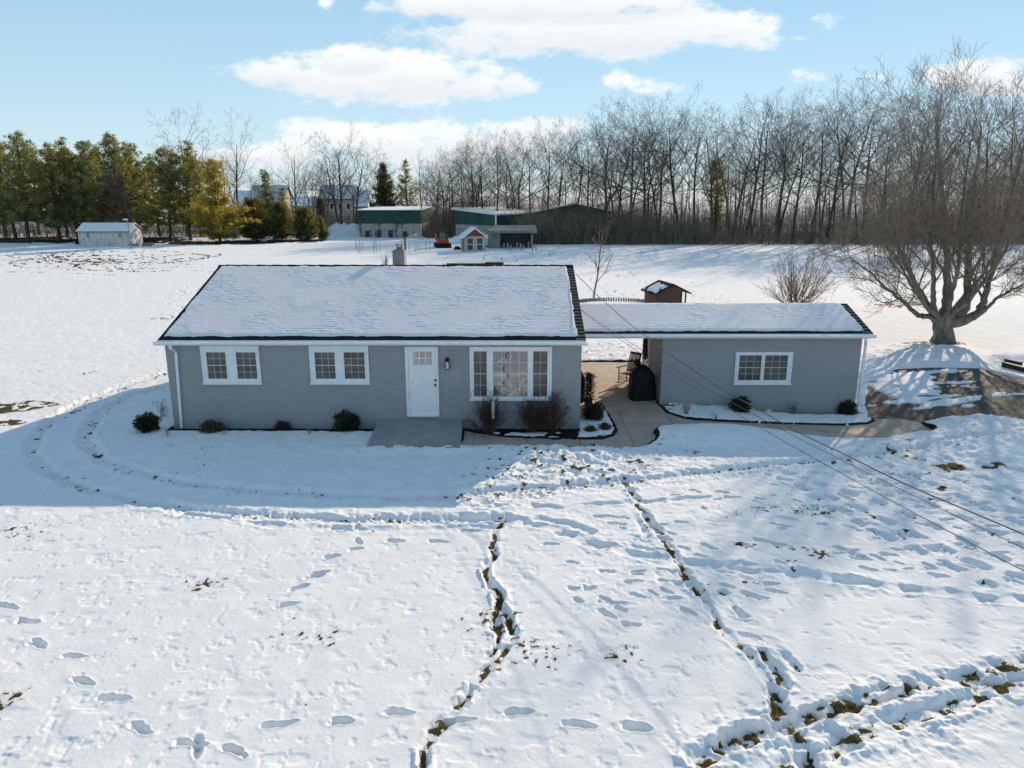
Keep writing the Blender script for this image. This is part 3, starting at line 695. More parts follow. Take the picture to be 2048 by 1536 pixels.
window(house, YF, W_((617, 691.5), (739.5, 768)), [W_((628.5, 704.5), (672, 757.5)), W_((687, 704.5), (731, 757.5))], [(3, 4), (3, 4)], ['screen', 'screen'])
window(house, YF, W_((938.8, 693.5), (1102.8, 800.5)), [W_((947, 702.5), (974, 793)), W_((986, 702.5), (1055, 793)), W_((1066.5, 702.5), (1094, 793))], [(2, 4), (4, 4), (2, 4)], ['screen', 'plain', 'screen'], 'triple picture window with a wide reflecting middle light')
# door
dO = W_((809, 693.5), (879, 833)); dP = W_((815.5, 697.5), (874.5, 829.5)); f = MB()
f.box(dO[0], dP[0]-.004, YF-.06, YF, dO[2], dO[3]); f.box(dP[1]+.004, dO[1], YF-.06, YF, dO[2], dO[3]); f.box(dP[0]-.004, dP[1]+.004, YF-.06, YF, dP[3]+.004, dO[3]); f.box(dP[0]-.004, dP[1]+.004, YF-.08, YF, dO[2], dP[2])
f.build('door_frame', M['trim'], house)
gl = W_((825.8, 703.4), (863.6, 730)); d = MB()
d.box(dP[0], gl[0], YF-.035, YF, dP[2], dP[3]); d.box(gl[1], dP[1], YF-.035, YF, dP[2], dP[3]); d.box(gl[0], gl[1], YF-.035, YF, gl[3], dP[3]); d.box(gl[0], gl[1], YF-.035, YF, dP[2], gl[2])
for k in (1, 2): xx = gl[0]+(gl[1]-gl[0])*k/3; d.box(xx-.014, xx+.014, YF-.034, YF-.004, gl[2], gl[3])
zz = (gl[2]+gl[3])/2; d.box(gl[0], gl[1], YF-.0335, YF-.004, zz-.014, zz+.014)
door = d.build('door', M['door'], house)
M['doorglass'] = glass_mat('pink_tinted_glass', (.42, .33, .32), .8, .08, (.62, .54, .53))
MB().box(gl[0], gl[1], YF-.012, YF-.003, gl[2], gl[3]).build('door_window', M['doorglass'], door)
for py, nm in ((760.5, 'deadbolt'), (770, 'door_knob')):
    x, z = atY(871, py, YF-.05); MB().tube([(x, YF-.034, z), (x, YF-.05, z), (x, YF-.085, z)], [.034, .034, .030], 12).build(nm, M['black'], door, True)
# lantern
x, _ = atY(894.5, 726, YF-.1); zt = atY(894.5, 714, YF-.1)[1]; zb = atY(894.5, 738.5, YF-.1)[1]
q = MB(); yc = YF-.11; q.box(x-.045, x+.045, YF-.02, YF, zb+.06, zt-.05); q.box(x-.012, x+.012, yc, YF-.019, zt-.10, zt-.08)
q.lathe([(.02, 0), (.075, -.05), (.08, -.06), (.05, -.065), (.05, -.12)], 8, (x, yc, zt-.03)); q.lathe([(.012, .03), (.02, .0)], 8, (x, yc, zt-.03)); q.box(x-.06, x+.06, yc-.06, yc+.06, zb, zb+.02)
for sx_ in (-1, 1):
    for sy_ in (-1, 1): q.box(x+sx_*.052-.007, x+sx_*.052+.007, yc+sy_*.052-.007, yc+sy_*.052+.007, zb+.02, zt-.14)
lamp = q.build('wall_lamp', M['black'], house)
M['lampglass'] = mat('frosted_lamp_glass', (.62, .62, .60), .35, .05)
MB().box(x-.044, x+.044, yc-.044, yc+.044, zb+.021, zt-.15).build('lamp_glass', M['lampglass'], lamp)
# chimney and the low things showing over the ridge
M['chim'] = mat('grey_chimney_paint', (.21, .215, .225), .8, .06, 8., .003, 60.)
cx0 = atY(785, 515, 27.3)[0]; cx1 = atY(808.5, 515, 27.3)[0]; cz = atY(797, 501.5, 27.3)[1]
ch = MB().box(cx0, cx1, 27.3, 27.85, 3.9, cz).build('chimney', M['chim'], house)
xm = (cx0+cx1)/2+.01; ym = 27.58; q = MB(); q.box(xm-.17, xm+.17, ym-.17, ym+.17, cz, cz+.03)
for s_ in (-1, 1):
    for t_ in (-1, 1): q.box(xm+s_*.085-.012, xm+s_*.085+.012, ym+t_*.085-.012, ym+t_*.085+.012, cz+.03, cz+.2)
q.lathe([(.085, .03), (.085, .13)], 12, (xm, ym, cz)); q.box(xm-.155, xm+.155, ym-.155, ym+.155, cz+.2, cz+.225)
M['rust'] = mat('weathered_flue_metal', (.20, .17, .14), .5, .3, 20., metallic=.4)
q.build('chimney_cap', M['rust'], ch)
a = rect(28.0, (893, 527), (976, 545)); MB().box(a[0], a[1], 28.0, 28.12, 3.3, a[3]).build('rear_dormer', M['darkroof'], house)
a = rect(27.6, (970, 525.5), (1007, 545)); MB().box(a[0], a[1], 27.55, 27.95, 3.6, a[3]).build('roof_vent', M['darkroof'], house, bevel=.015)

# doorstep
x0, z0 = atY(758.5, 838, YF-.02); x1, _ = atY(925.5, 838, YF-.02); fl = at(732.5, 894, .13); fr_ = at(919.5, 897, .13)
yf = (fl[1]+fr_[1])/2
q = MB().hexa([(fl[0], yf, -.15), (fr_[0], yf, -.15), (x1, YF-.006, -.15), (x0, YF-.006, -.15), (fl[0], yf, .13), (fr_[0], yf, .13), (x1, YF-.006, z0), (x0, YF-.006, z0)])
M['stepc'] = paving_mat('icy_concrete', (.235, .23, .22), (.33, .325, .315), .22, joints=False)
tag(q.build('doorstep', M['stepc'], None, bevel=.012), 'icy grey concrete landing slab in front of the white door', 'doorstep')

# --- garage wing with its roof carried across the open breezeway
GY, GB, GXL, GXR, GZE, GZR, GYR = 24.3, 28.05, 5.08, 11.78, 2.53, 3.21, 26.16
gs_ = (GZR-GZE)/(GYR-24.0); zg = lambda Y: GZE+(np.minimum(Y, 2*GYR-Y)-24.0)*gs_
garage = thing('garage', 'small grey brick garage wing with a low snowy roof reaching across the open breezeway', 'garage', (0, 0, 0))
dyo = (26.5, 27.45)
MB().prism([(GY, -.9), (GB, -.9), (GB, 2.40), (GYR, 2.40+(GYR-GY)*gs_-.02), (GY, 2.40)], GXL, GXR, 'x').build('wall', M['brick'], garage)
groof = MB().prism([(24.0, GZE), (GYR, GZR), (2*GYR-24.0, GZE), (2*GYR-24.0, GZE-.10), (GYR, GZR-.11), (24.0, GZE-.10)], 2.20, 11.96, 'x').build('roof', M['darkroof'], garage)
snow_cover('snow_cover', groof, 2.24, 11.80, 24.12, GYR+.02, lambda Y: zg(Y)+.002, .045, .034, 260)
snow_cover('snow_cover', groof, 2.24, 11.74, 2*GYR-24.1, GYR+.0, lambda Y: zg(Y)+.002, .05, .09, 290)
MB().hexa([(11.64, 24.01, zg(24.01)+.002), (11.975, 24.01, zg(24.01)+.002), (11.975, GYR, zg(GYR)+.002), (11.64, GYR, zg(GYR)+.002), (11.64, 24.01, zg(24.01)+.014), (11.975, 24.01, zg(24.01)+.014), (11.975, GYR, zg(GYR)+.014), (11.64, GYR, zg(GYR)+.014)]).build('rake_shingles', M['shingle'], groof)
MB().prism([(23.87, 2.50), (23.995, 2.50), (23.995, 2.40), (23.92, 2.40), (23.88, 2.43)], 2.24, 12.04, 'x').build('gutter', M['gutter'], garage)
q = MB(); q.box(2.22, 11.93, 23.996, 24.012, 2.37, GZE-.005); q.box(2.22, 11.93, 24.013, 24.3, 2.375, 2.39); q.build('fascia', M['trim'], garage)
xa = atY(1731, 684, 23.95)[0]; xb = atY(1725, 700, 24.24)[0]; xc = atY(1721, 815, 24.24)[0]; gz_ = float(G(11.6, 24.2))
downspout(garage, [(xa, 23.94, 2.40), (xa, 23.94, 2.32), ((xb+xc)/2, 24.24, 2.1), ((xb+xc)/2, 24.24, gz_+.16), ((xb+xc)/2+.28, 24.1, gz_+.07)])
V_ = lambda a, c: rect(GY-.055, a, c)
window(garage, GY, V_((1472.5, 704), (1580.5, 769)), [V_((1479.5, 710.5), (1520, 760.5)), V_((1530.8, 710.5), (1572, 760.5))], [(3, 4), (3, 4)], ['screen', 'screen'])
q = MB(); q.box(GXL-.05, GXL, dyo[0]-.09, dyo[0], .0, 2.2); q.box(GXL-.05, GXL, dyo[1], dyo[1]+.09, .0, 2.2); q.box(GXL-.05, GXL, dyo[0], dyo[1], 2.1, 2.2); q.build('door_frame', M['trim'], garage)
q = MB().box(GXL-.025, GXL, dyo[0], dyo[1], .03, 2.1)
for (a, c) in ((.2, .9), (1.1, 1.9)):
    for (e, g_) in ((dyo[0]+.1, dyo[0]+.42), (dyo[0]+.53, dyo[0]+.85)): q.box(GXL-.034, GXL-.0245, e, g_, a, c)
d2 = q.build('door', M['door'], garage); MB().tube([(GXL-.03, dyo[0]+.08, 1.0), (GXL-.08, dyo[0]+.08, 1.0)], .03, 10).build('door_knob', M['black'], d2, True)

# --- evergreen swag on the garage door
def leafcloud(n, fn, size, seed, narrow=.35):
    g = np.random.default_rng(seed); P = fn(g, n); n = len(P)
    a = g.normal(0, 1, (n, 3)); a /= np.linalg.norm(a, axis=1)[:, None]; c = np.cross(a, g.normal(0, 1, (n, 3))); c /= np.linalg.norm(c, axis=1)[:, None]
    s = size*g.uniform(.6, 1.4, n)[:, None]
    return np.stack([P-c*s*narrow, P+c*s*narrow, P+a*s*1.3], 1).reshape(-1, 3)
def tri_obj(name, V, m, parent=None): return raw(name, V, [np.arange(len(V)).reshape(-1, 3)], m, parent)
def swag(g, n):
    t = g.random(n)**.8; w = .24*t+.02; z = 2.0-t*.95
    return np.stack([GXL-.06-.07*g.random(n), dyo[0]+.47+w*g.normal(0, .55, n), z], 1)
sw = tri_obj('door_swag', leafcloud(900, swag, .06, 3), M['shrub']); tag(sw, 'teardrop evergreen swag hanging on the breezeway door of the garage', 'swag')

# --- rocking chair
cx, cy = at(1256, 768)
rc = thing('rocking_chair', 'slatted wooden porch rocking chair standing on the sunny breezeway slab', 'rocking chair', (cx, cy, .015), R(-48))
M['chair'] = mat('brown_chair_wood', (.075, .06, .045), .7, .25, 14., .002, 60.)
for s_ in (-1, 1):
    MB().tube([(s_*.26, -.42+.11*i, .03+.5*(((i-4)*.11)**2)*.45) for i in range(10)], .02, 6).build('rocker', M['chair'], rc)
    MB().tube([(s_*.26, -.24, .03), (s_*.26, -.25, .62)], .021, 8).build('leg', M['chair'], rc)
    MB().tube([(s_*.25, .2, .03), (s_*.25, .22, .45), (s_*.25, .42, 1.16)], .021, 8).build('leg', M['chair'], rc)
    MB().box(s_*.29-.045, s_*.29+.045, -.33, .3, .62, .645).build('armrest', M['chair'], rc)
q = MB()
for i in range(7): q.box(-.25, .25, -.26+i*.068, -.26+i*.068+.055, .40-.006*i, .42-.006*i)
q.build('seat', M['chair'], rc)
q = MB()
for i in range(7):
    x = -.19+i*.063; q.hexa([(x-.02, .22, .46), (x+.02, .22, .46), (x+.02, .24, .46), (x-.02, .24, .46), (x-.02, .41, 1.1), (x+.02, .41, 1.1), (x+.02, .43, 1.1), (x-.02, .43, 1.1)])
q.box(-.25, .25, .40, .43, 1.08, 1.17); q.box(-.25, .25, .215, .245, .43, .48); q.build('backrest', M['chair'], rc)
q = MB()
for z in (.18, .29): q.tube([(-.26, -.245, z), (.26, -.245, z)], .012, 6); q.tube([(-.26, .205, z), (-.26, -.245, z)], .012, 6); q.tube([(.26, .205, z), (.26, -.245, z)], .012, 6)
q.build('stretcher', M['chair'], rc)

# --- covered grill: soft rounded cover with a stub on top
def cover(name, label, cat, loc, rz, w, d, h, seed, m, knob=None):
    g = np.random.default_rng(seed); prof = [(.98, 0), (1.0, .06), (.98, .3), (.95, .55), (.93, .68), (.80, .80), (.55, .91), (.30, .97), (.02, 1.0)]; n = 28; V = []; F = []
    for k, (s_, z) in enumerate(prof):
        for j in range(n):
            q_ = 2*math.pi*j/n; c_, s2 = math.cos(q_), math.sin(q_); ex = .35 if z < .75 else .6
            px = math.copysign(abs(c_)**ex, c_)*w/2*s_; py = math.copysign(abs(s2)**ex, s2)*d/2*s_
            wr = 1+.03*math.sin(7*q_+seed)*(1-z)+g.normal(0, .006); V.append((px*wr, py*wr, z*h))
    for k in range(len(prof)-1):
        for j in range(n): a = k*n+j; c_ = k*n+(j+1) % n; F.append((a, c_, c_+n, a+n))
    o = raw(name, np.array(V), [np.array(F)], m, None, True); o.location = loc; o.rotation_euler = (0, 0, rz); tag(o, label, cat)
    if knob: MB().lathe([(.10, 0), (.105, .04), (.095, .2), (.06, .22)], 12, knob).build('cover_top', m, o, True)
    return o
M['tarp'] = mat('black_cover_fabric', (.010, .010, .011), .75, .3, 7., .006, 24., spec=.25)
gx, gy = at(1287, 803)
cover('covered_grill', 'tall black fabric grill cover standing against the breezeway side of the garage', 'grill', (gx-.02, gy+.38, .014), R(6), .86, .74, 1.22, 4, M['tarp'], (-.15, .12, 1.17))
bx_, by_ = at(1163, 805); 
cover('covered_patio_item', 'black covered patio piece half hidden behind the right corner of the house', 'covered furniture', (2.27, 25.0, .014), .1, .5, .9, 1.15, 9, M['tarp'])

# --- double shepherd hook and the bird feeder hanging from it
hx, hy = atY(966, 780, 20.75)
ht = thing('shepherd_hook', 'thin dark double shepherd hook standing in the bed below the picture window', 'garden hook', (hx, 20.75, 0))
q = MB(); q.tube([(0, 0, -.1), (.01, 0, .8), (.0, 0, hy-.15)], .009, 6); q.build('pole', M['black'], ht)
def arc(c, r, a0, a1, n=10): return [(c[0]+r*math.cos(R(a0+(a1-a0)*i/n)), 0, c[1]+r*math.sin(R(a0+(a1-a0)*i/n))) for i in range(n+1)]
for s_, r_ in ((-1, .17), (1, .13)):
    pts = [(0, 0, hy-.25)]+[(x*s_, y, z) for x, y, z in arc((r_, hy-.13), r_, 180, -10)]+[(s_*(2*r_+.05), 0, hy-.2)]
    MB().tube(pts, .008, 6).build('hook', M['black'], ht)
fx, fz = atY(986, 802, 20.75); _, fz2 = atY(986, 837, 20.75)
bf = MB().lathe([(.03, 0), (.045, .02), (.045, fz-fz2-.05), (.055, fz-fz2-.04), (.01, fz-fz2)], 10, (0, 0, 0)).build('bird_feeder', mat('tan_feeder', (.55, .44, .36), .6, .15, 9.), None, True); bf.location = (fx, 20.75, fz2); tag(bf, 'pale tube bird feeder hanging over the bare bush by the picture window', 'bird feeder')
q = MB(); q.tube([(0, 0, fz-fz2-.01), (-.03, 0, hy-fz2-.2)], .004, 5); q.build('hanger', M['black'], bf)

# --- overhead service cables
def cable(name, label, A, B, sag, r, t1=1.0, wig=0.):
    P = []
    for i in range(61):
        t = t1*i/60; p = Vector(A).lerp(Vector(B), t) if t <= 1 else Vector(A)+(Vector(B)-Vector(A))*t
        p.z -= 4*sag*t*(1-t); p.z += wig*math.sin(t*60); P.append(p)
    tag(MB().tube(P, r, 6).build(name, M['wire'], None, True), label, 'cable', 'service cables in front of the house')
cable('service_cable', 'thickest dark overhead cable, leaving the house highest up its gable', (2.2, 25.6, 4.35), (8.779, .832, 3.79), 1.459, .011, 1.06, .008)
cable('service_cable', 'lowest thin overhead cable crossing the front of the garage', (2.2, 23.3, 3.42), (6.04, 5., 3.114), .308, .0065, 1.25)
cable('service_cable', 'middle thin overhead cable, between the thick cable and the lowest one', (2.2, 23.3, 3.45), (8.642, 1.9, 2.852), .548, .006, 1.06)

# ------------------------------------------------------------------ vegetation builders
class Tubes:
    def __init__(s): s.V = []; s.F = []; s.n = 0
    def add(s, P, r, n):
        P = np.asarray(P, float); k = len(P); r = np.asarray(r, float)
        T = np.empty_like(P); T[1:-1] = P[2:]-P[:-2]; T[0] = P[1]-P[0]; T[-1] = P[-1]-P[-2]
        T /= np.linalg.norm(T, axis=1)[:, None]+1e-9
        ref = np.array([0., 0, 1]) if abs(T[0, 2]) < .85 else np.array([1., 0, 0])
        U = np.cross(T, ref); U /= np.linalg.norm(U, axis=1)[:, None]+1e-9; W2 = np.cross(T, U)
        q = 2*np.pi*np.arange(n)/n
        V = P[:, None]+r[:, None, None]*(U[:, None]*np.cos(q)[None, :, None]+W2[:, None]*np.sin(q)[None, :, None])
        s.V.append(V.reshape(-1, 3)); i = (np.arange(k*n).reshape(k, n)+s.n); j = np.roll(i, -1, 1)
        s.F.append(np.stack([i[:-1], j[:-1], j[1:], i[1:]], -1).reshape(-1, 4)); s.n += k*n
    def build(s, name, m, parent): return raw(name, np.concatenate(s.V), [np.concatenate(s.F)], m, parent, True)
def norm(v): return v/(np.linalg.norm(v)+1e-9)
def grow(g, p, d, L, r0, r1, nseg, wander, up):
    P = [p]; d = norm(d)
    for i in range(nseg):
        d = norm(d+g.normal(0, wander, 3)+np.array([0, 0, up])); P.append(P[-1]+d*L/nseg)
    return np.array(P), np.linspace(r0, r1, nseg+1)
def rot_off(g, t, ang, az=None):
    a = np.cross(t, [0, 0, 1.] if abs(t[2]) < .95 else [1., 0, 0]); a = norm(a); c = np.cross(t, a)
    q = g.uniform(0, 2*np.pi) if az is None else az
    return norm(t*math.cos(ang)+(a*math.cos(q)+c*math.sin(q))*math.sin(ang))
def branchout(g, trunk, crown, P, r, lev, cfg):
    L = np.linalg.norm(np.diff(P, axis=0), axis=1).sum()
    n = int(cfg['n'][lev]*g.uniform(.8, 1.2)+.5); az = g.uniform(0, 6.28)
    for i in range(n):
        t = cfg['t0'][lev]+(1-cfg['t0'][lev])*((i+g.random())/n); f = t*(len(P)-1); k = min(int(f), len(P)-2); f -= k
        p = P[k]*(1-f)+P[k+1]*f; rr = r[k]*(1-f)+r[k+1]*f; tg = norm(P[k+1]-P[k]); az += 2.4
        d = rot_off(g, tg, cfg['ang'][lev]*g.uniform(.65, 1.3), az)
        l = L*cfg['ratio'][lev]*(1.05-cfg.get('taper', .55)*t)*g.uniform(.7, 1.25)
        r0 = max(rr*cfg['rr'][lev], cfg['rmin']); Q, q = grow(g, p, d, l, r0, max(r0*.35, cfg['rmin']*.7), cfg['seg'][lev], cfg['wander'], cfg['up'])
        (trunk if lev == 0 and cfg.get('limbs') else crown).add(Q, q, 5 if lev == 0 else 3)
        if lev+1 < len(cfg['n']): branchout(g, trunk, crown, Q, q, lev+1, cfg)
def decid(name, label, group, seed, Ht, r, fork, nlead=1, cfg=None, bm='farbark', tm='fartwig', lean=0.):
    g = np.random.default_rng(seed); t = thing(name, label, 'tree', (0, 0, 0), 0, group); T = Tubes(); C = Tubes()
    c = dict(n=(14, 7, 6, 3), t0=(fork, .25, .2, .2), ang=(.78, .68, .7, .6), ratio=(.58, .55, .55, .6), rr=(.5, .55, .6, .7), seg=(6, 5, 4, 3), wander=.15, up=.06, rmin=.0085, limbs=True)
    if cfg: c.update(cfg)
    for k in range(nlead):
        d = np.array([g.normal(lean, .05+.12*(nlead > 1)), g.normal(0, .05+.12*(nlead > 1)), 1.])
        P, q = grow(g, np.array([g.normal(0, .15)*(nlead > 1), 0, -.25]), d, Ht*(1 if k == 0 else g.uniform(.85, 1)), r*(1 if k == 0 else .8), .03, 12, .05, .02)
        q = r*(1 if k == 0 else .8)*(1-np.linspace(0, 1, 13))**.8+.02; q[0] *= 1.5
        T.add(P, q, 7); branchout(g, T, C, P, q, 0, c)
    T.build('trunk', M[bm], t); C.build('crown', M[tm], t)
    return t
def place(t, x, y, s=1., rz=0., label=None, group=None, z=None, sz=None):
    t.location = (x, y, (hz(x, y) if z is None else z)-.05); t.rotation_euler = (0, 0, rz); t.scale = (s, s, sz or s)
    if label: t['label'] = label
    if group: t['group'] = group
    return t
def topz(px, py, Y): return atY(px, py, Y)

# ------------------------------------------------------------------ the woods behind the field
WG = 'bare trees in the woods behind the field'
WL = 'bare grey-brown deciduous tree among many in the woods behind the snowy field'
protos = []
for i in range(7):
    protos.append(decid('deciduous_tree', WL, WG, 500+i, 18., .26, (.34, .40, .42, .36, .46, .34, .42)[i], 1+(i % 3 == 1), dict(ang=(.9+.1*(i % 3), .75, .75, .6), ratio=(.60+.04*(i % 3), .58, .55, .6), up=.055)))
slim = []
for i in range(4):
    slim.append(decid('deciduous_tree', WL, WG, 540+i, 15., .13, .55, 1, dict(n=(9, 5, 4), t0=(.5, .3, .2), ang=(.5, .6, .6), ratio=(.3, .5, .5), seg=(5, 4, 3))))
used = set()
def put(src, Hs, px, Y, topy=None, h=None, label=None, group=None, wide=1.):
    x, zt = atY(px, topy if topy else 390, Y); z0 = hz(x, Y); hh = (zt-z0) if topy else h
    t = src if src.name not in used else copy_tree(src)
    used.add(src.name)
    s = hh/Hs; place(t, x, Y, s*wide, rng.uniform(0, 6.28), label, group, sz=s); return t
front = [(868, 306, 118), (884, 300, 122), (905, 312, 126), (928, 300, 121), (945, 278, 124), (966, 290, 122), (992, 264, 120), (1012, 285, 126), (1036, 262, 128), (1062, 262, 122), (1092, 238, 118), (1118, 262, 124), (1150, 258, 122), (1178, 250, 118), (1213, 208, 113), (1240, 235, 118), (1276, 194, 112), (1304, 222, 116),
         (1330, 226, 115), (1372, 198, 112), (1402, 215, 114), (1442, 224, 113), (1480, 214, 110), (1512, 192, 111), (1545, 188, 109), (1578, 210, 112), (1610, 216, 108), (1650, 205, 108), (1682, 190, 107), (1725, 158, 105), (1765, 190, 106), (1800, 205, 108), (1850, 190, 108), (1905, 180, 107), (1960, 190, 108), (2010, 176, 107), (2065, 170, 108), (2130, 180, 110)]
for i, (px, py, Y) in enumerate(front): put(protos[i % 7], 21.4, px, Y, py, wide=.9 if px < 1180 else 1.)
for i in range(160):
    px = rng.uniform(860, 2200); Y = rng.uniform(108, 136) if px > 1180 else rng.uniform(122, 140)
    base = 310 if px > 1180 else 340
    tp = base+rng.uniform(-10, 90)
    put(slim[i % 4] if rng.random() < .62 else protos[i % 7], 17., px, Y, tp, wide=rng.uniform(.8, 1.2))
BG = 'loose row of bare trees behind the far houses and barns'
for i in range(22):
    put((protos+slim)[i*5 % 11], 19., 448+i*19+rng.uniform(-9, 9), rng.uniform(152, 172), rng.uniform(322, 366), label='bare tree in the loose row behind the far houses and green barns', group=BG)
put(slim[0], 15.5, 842, 128, 303, label='thin sparse bare tree with few branches standing just left of the woods', group=None)
# undergrowth: brushy mass at the foot of the woods
ug = np.random.default_rng(21); UT = []
def brush(n, pxr, Yr, hmax, seed):
    g = np.random.default_rng(seed); px = g.uniform(*pxr, n); Y = g.uniform(*Yr, n)
    X = (px-1024)/FPX*(Y*cp+ZC*sp); hh = hmax*(.25+.75*g.random(n)**1.3)*(.7+.6*vnoise(X/5., Y/5., 3))
    a = g.normal(0, .32, (n, 2)); w = g.uniform(.018, .05, n); q = g.uniform(0, 3.14, n)
    b0 = np.stack([X-w*np.cos(q), Y-w*np.sin(q), np.full(n, -.1)], 1); b1 = np.stack([X+w*np.cos(q), Y+w*np.sin(q), np.full(n, -.1)], 1)
    tp = np.stack([X+a[:, 0]*hh, Y+a[:, 1]*hh, hh], 1); V = [np.stack([b0, b1, tp], 1).reshape(-1, 3)]
    for k in range(4):
        t = g.uniform(.25, .9, n)[:, None]; m = (b0+b1)/2*(1-t)+tp*t; d = g.normal(0, 1, (n, 3)); d[:, 2] = np.abs(d[:, 2])*.7; d *= (hh*.3/np.linalg.norm(d, axis=1))[:, None]
        s = np.cross(d, g.normal(0, 1, (n, 3))); s *= (.018/np.linalg.norm(s, axis=1))[:, None]
        V.append(np.stack([m-s, m+s, m+d], 1).reshape(-1, 3))
    return np.concatenate(V)
M['brush'] = mat('brush_stems', (.15, .125, .10), .95, .3, .4, spec=.05, col2=(.27, .22, .175))
UV = np.concatenate([brush(5200, (1040, 1420), (107.5, 118), 4.2, 1), brush(8500, (1380, 2180), (106, 128), 3.0, 2), brush(3500, (1040, 1300), (110, 122), 5.5, 3), brush(2600, (1040, 2180), (106.5, 110), 1.6, 4), brush(2600, (850, 1040), (123, 140), 3.4, 5), brush(3000, (640, 880), (140, 165), 4.5, 6), brush(2500, (430, 660), (128, 165), 3.5, 7), brush(3600, (1040, 2250), (114, 140), 8.5, 8), brush(4200, (-120, 480), (124, 150), 4.5, 9), brush(3000, (850, 1060), (124, 165), 7., 10), brush(9000, (850, 2350), (150, 180), 9., 11)])
u_ = tri_obj('undergrowth', UV, M['brush']); tag(u_, 'dark tangled brush along the foot of the woods', 'undergrowth', kind='stuff')
# one small evergreen bush form inside the woods
def pinetree(name, label, group, seed, Ht, base, width, m, dens=1., tuft=.30, shape='pine', bm='farbark', drop=.0):
    g = np.random.default_rng(seed); t = thing(name, label, 'tree', (0, 0, 0), 0, group); T = Tubes(); pts = []
    P, q = grow(g, np.array([0, 0, -.25]), np.array([0, 0, 1.]), Ht, 1, 1, 14, .025, .03); q = .018*Ht*(1-np.linspace(0, 1, 15))**.9+.025; T.add(P, q, 7)
    z = base*Ht; az = 0.
    while z < Ht*.985:
        f = z/Ht; k = min(int(f*14), 13); ff = f*14-k; c = P[k]*(1-ff)+P[k+1]*ff
        rel = (f-base)/(1-base)
        if shape == 'pine': env = (1-rel)**.62*(.72+.28*math.sin(rel*9+seed))*(.55+.45*min(1, rel*5))
        elif shape == 'cone': env = (1-rel)**.9
        else: env = math.sqrt(max(.02, 1-(rel*1.25-.25)**2))*(1-.25*rel)
        nb = max(3, int((8 if shape == 'pine' else 8)*dens*(.6+.4*(1-rel))))
        for j in range(nb):
            az += 2.4+g.normal(0, .3); L = width*Ht*env*g.uniform(.55, 1.2)+.25
            d = np.array([math.cos(az), math.sin(az), g.normal(.05+.6*rel-drop, .09)]); Q, qq = grow(g, c+np.array([0, 0, g.normal(0, .12)]), d, L, .014*Ht*(1-.7*rel)*.35, .012, 5, .08, .06)
            T.add(Q, qq, 3)
            nt = int(max(3, L*4.2*dens)); s = g.uniform(.28, 1.03, nt)*5; kk = np.minimum(s.astype(int), 4); sf = (s-kk)[:, None]
            pts.append(Q[kk]*(1-sf)+Q[kk+1]*sf+g.normal(0, .16*tuft/.3, (nt, 3))*np.array([1, 1, .4]))
        z += Ht*(.046 if shape == 'pine' else .026)*g.uniform(.7, 1.4)/max(.8, dens**.5)
    pts = np.concatenate(pts); rep = np.repeat(pts, 9, 0)+g.normal(0, .085*tuft/.3, (len(pts)*9, 3)); n = len(rep)
    a = g.normal(0, 1, (n, 3)); a[:, 2] = a[:, 2]*.7+.35; a /= np.linalg.norm(a, axis=1)[:, None]; c = np.cross(a, g.normal(0, 1, (n, 3))); c /= np.linalg.norm(c, axis=1)[:, None]
    L = tuft*g.uniform(.6, 1.3, n)[:, None]
    V = np.stack([rep-c*L*.13, rep+c*L*.13, rep+a*L], 1).reshape(-1, 3)
    T.build('trunk', M[bm], t); tri_obj('crown', V, M[m], t); return t
PG = 'tall pines along the left edge of the field'
PL = 'tall dark green pine among the row along the left edge of the field'
pv = [pinetree('pine_tree', PL, PG, 610+i, 16., (.16, .22, .18, .2)[i], (.44, .40, .46, .42)[i], 'pine', 1., .52) for i in range(4)]
plist = [(-70, 268, 112), (22, 262, 112), (90, 285, 112), (128, 272, 122), (166, 282, 122), (216, 266, 120), (255, 286, 124), (50, 290, 132), (-20, 280, 128), (190, 300, 134), (110, 300, 130), (300, 305, 130), (385, 310, 128), (0, 285, 122), (235, 310, 116), (150, 310, 114)]
pused = 0
for i, (px, py, Y) in enumerate(plist):
    put(pv[i % 4], 16., px, Y, py)
for px, py, Y, lb in ((320, 290, 117, 'green pine with an olive crown standing just right of the white shed'), (360, 280, 118, 'tallest green pine right of the white shed, beside the yellow one')):
    t = pinetree('pine_tree', lb, None, 630+px, 16., .2, .40, 'pine', 1., .52); put(t, 16., px, Y, py, label=lb)
t = pinetree('pine_tree', 'yellow-green pine with dense low sunlit boughs', None, 641, 13., .08, .50, 'ypine', 1.1, .5); put(t, 13., 425, 113, 318)
t = pinetree('pine_tree', 'ragged brown bare-looking pine half hidden in the row behind the white shed', None, 643, 11., .15, .22, 'brownfir', .5, .42); put(t, 11., 262, 118, 340)
for px, py, Y, w, lb, m in ((507, 398, 118, .40, 'dark green rounded spruce, the largest of the three small ones by the field', 'spruce'), (557, 405, 119, .35, 'small rounded green spruce in the middle of the three by the field', 'spruce'), (607, 415, 118, .42, 'small bushy olive spruce, right-hand one of the three by the field', 'spruce')):
    t = pinetree('spruce_tree', lb, None, px, 6., .1, w, m, 1.5, .26, 'round'); put(t, 6., px, Y, py, label=lb)
t = pinetree('pine_tree', 'thin young green pine standing right of the three small spruces', None, 651, 4., .12, .22, 'spruce', 1., .26, 'cone'); put(t, 4., 643, 120, 432)
t = pinetree('fir_tree', 'dark brownish conical fir standing behind the left green barn', None, 655, 12., .06, .30, 'brownfir', 1.2, .36, 'cone'); put(t, 12., 768, 146, 322)
t = pinetree('pine_tree', 'dark thin-crowned pine standing just right of the conical fir', None, 657, 12., .2, .3, 'pine', .9, .4); put(t, 12., 812, 147, 320)
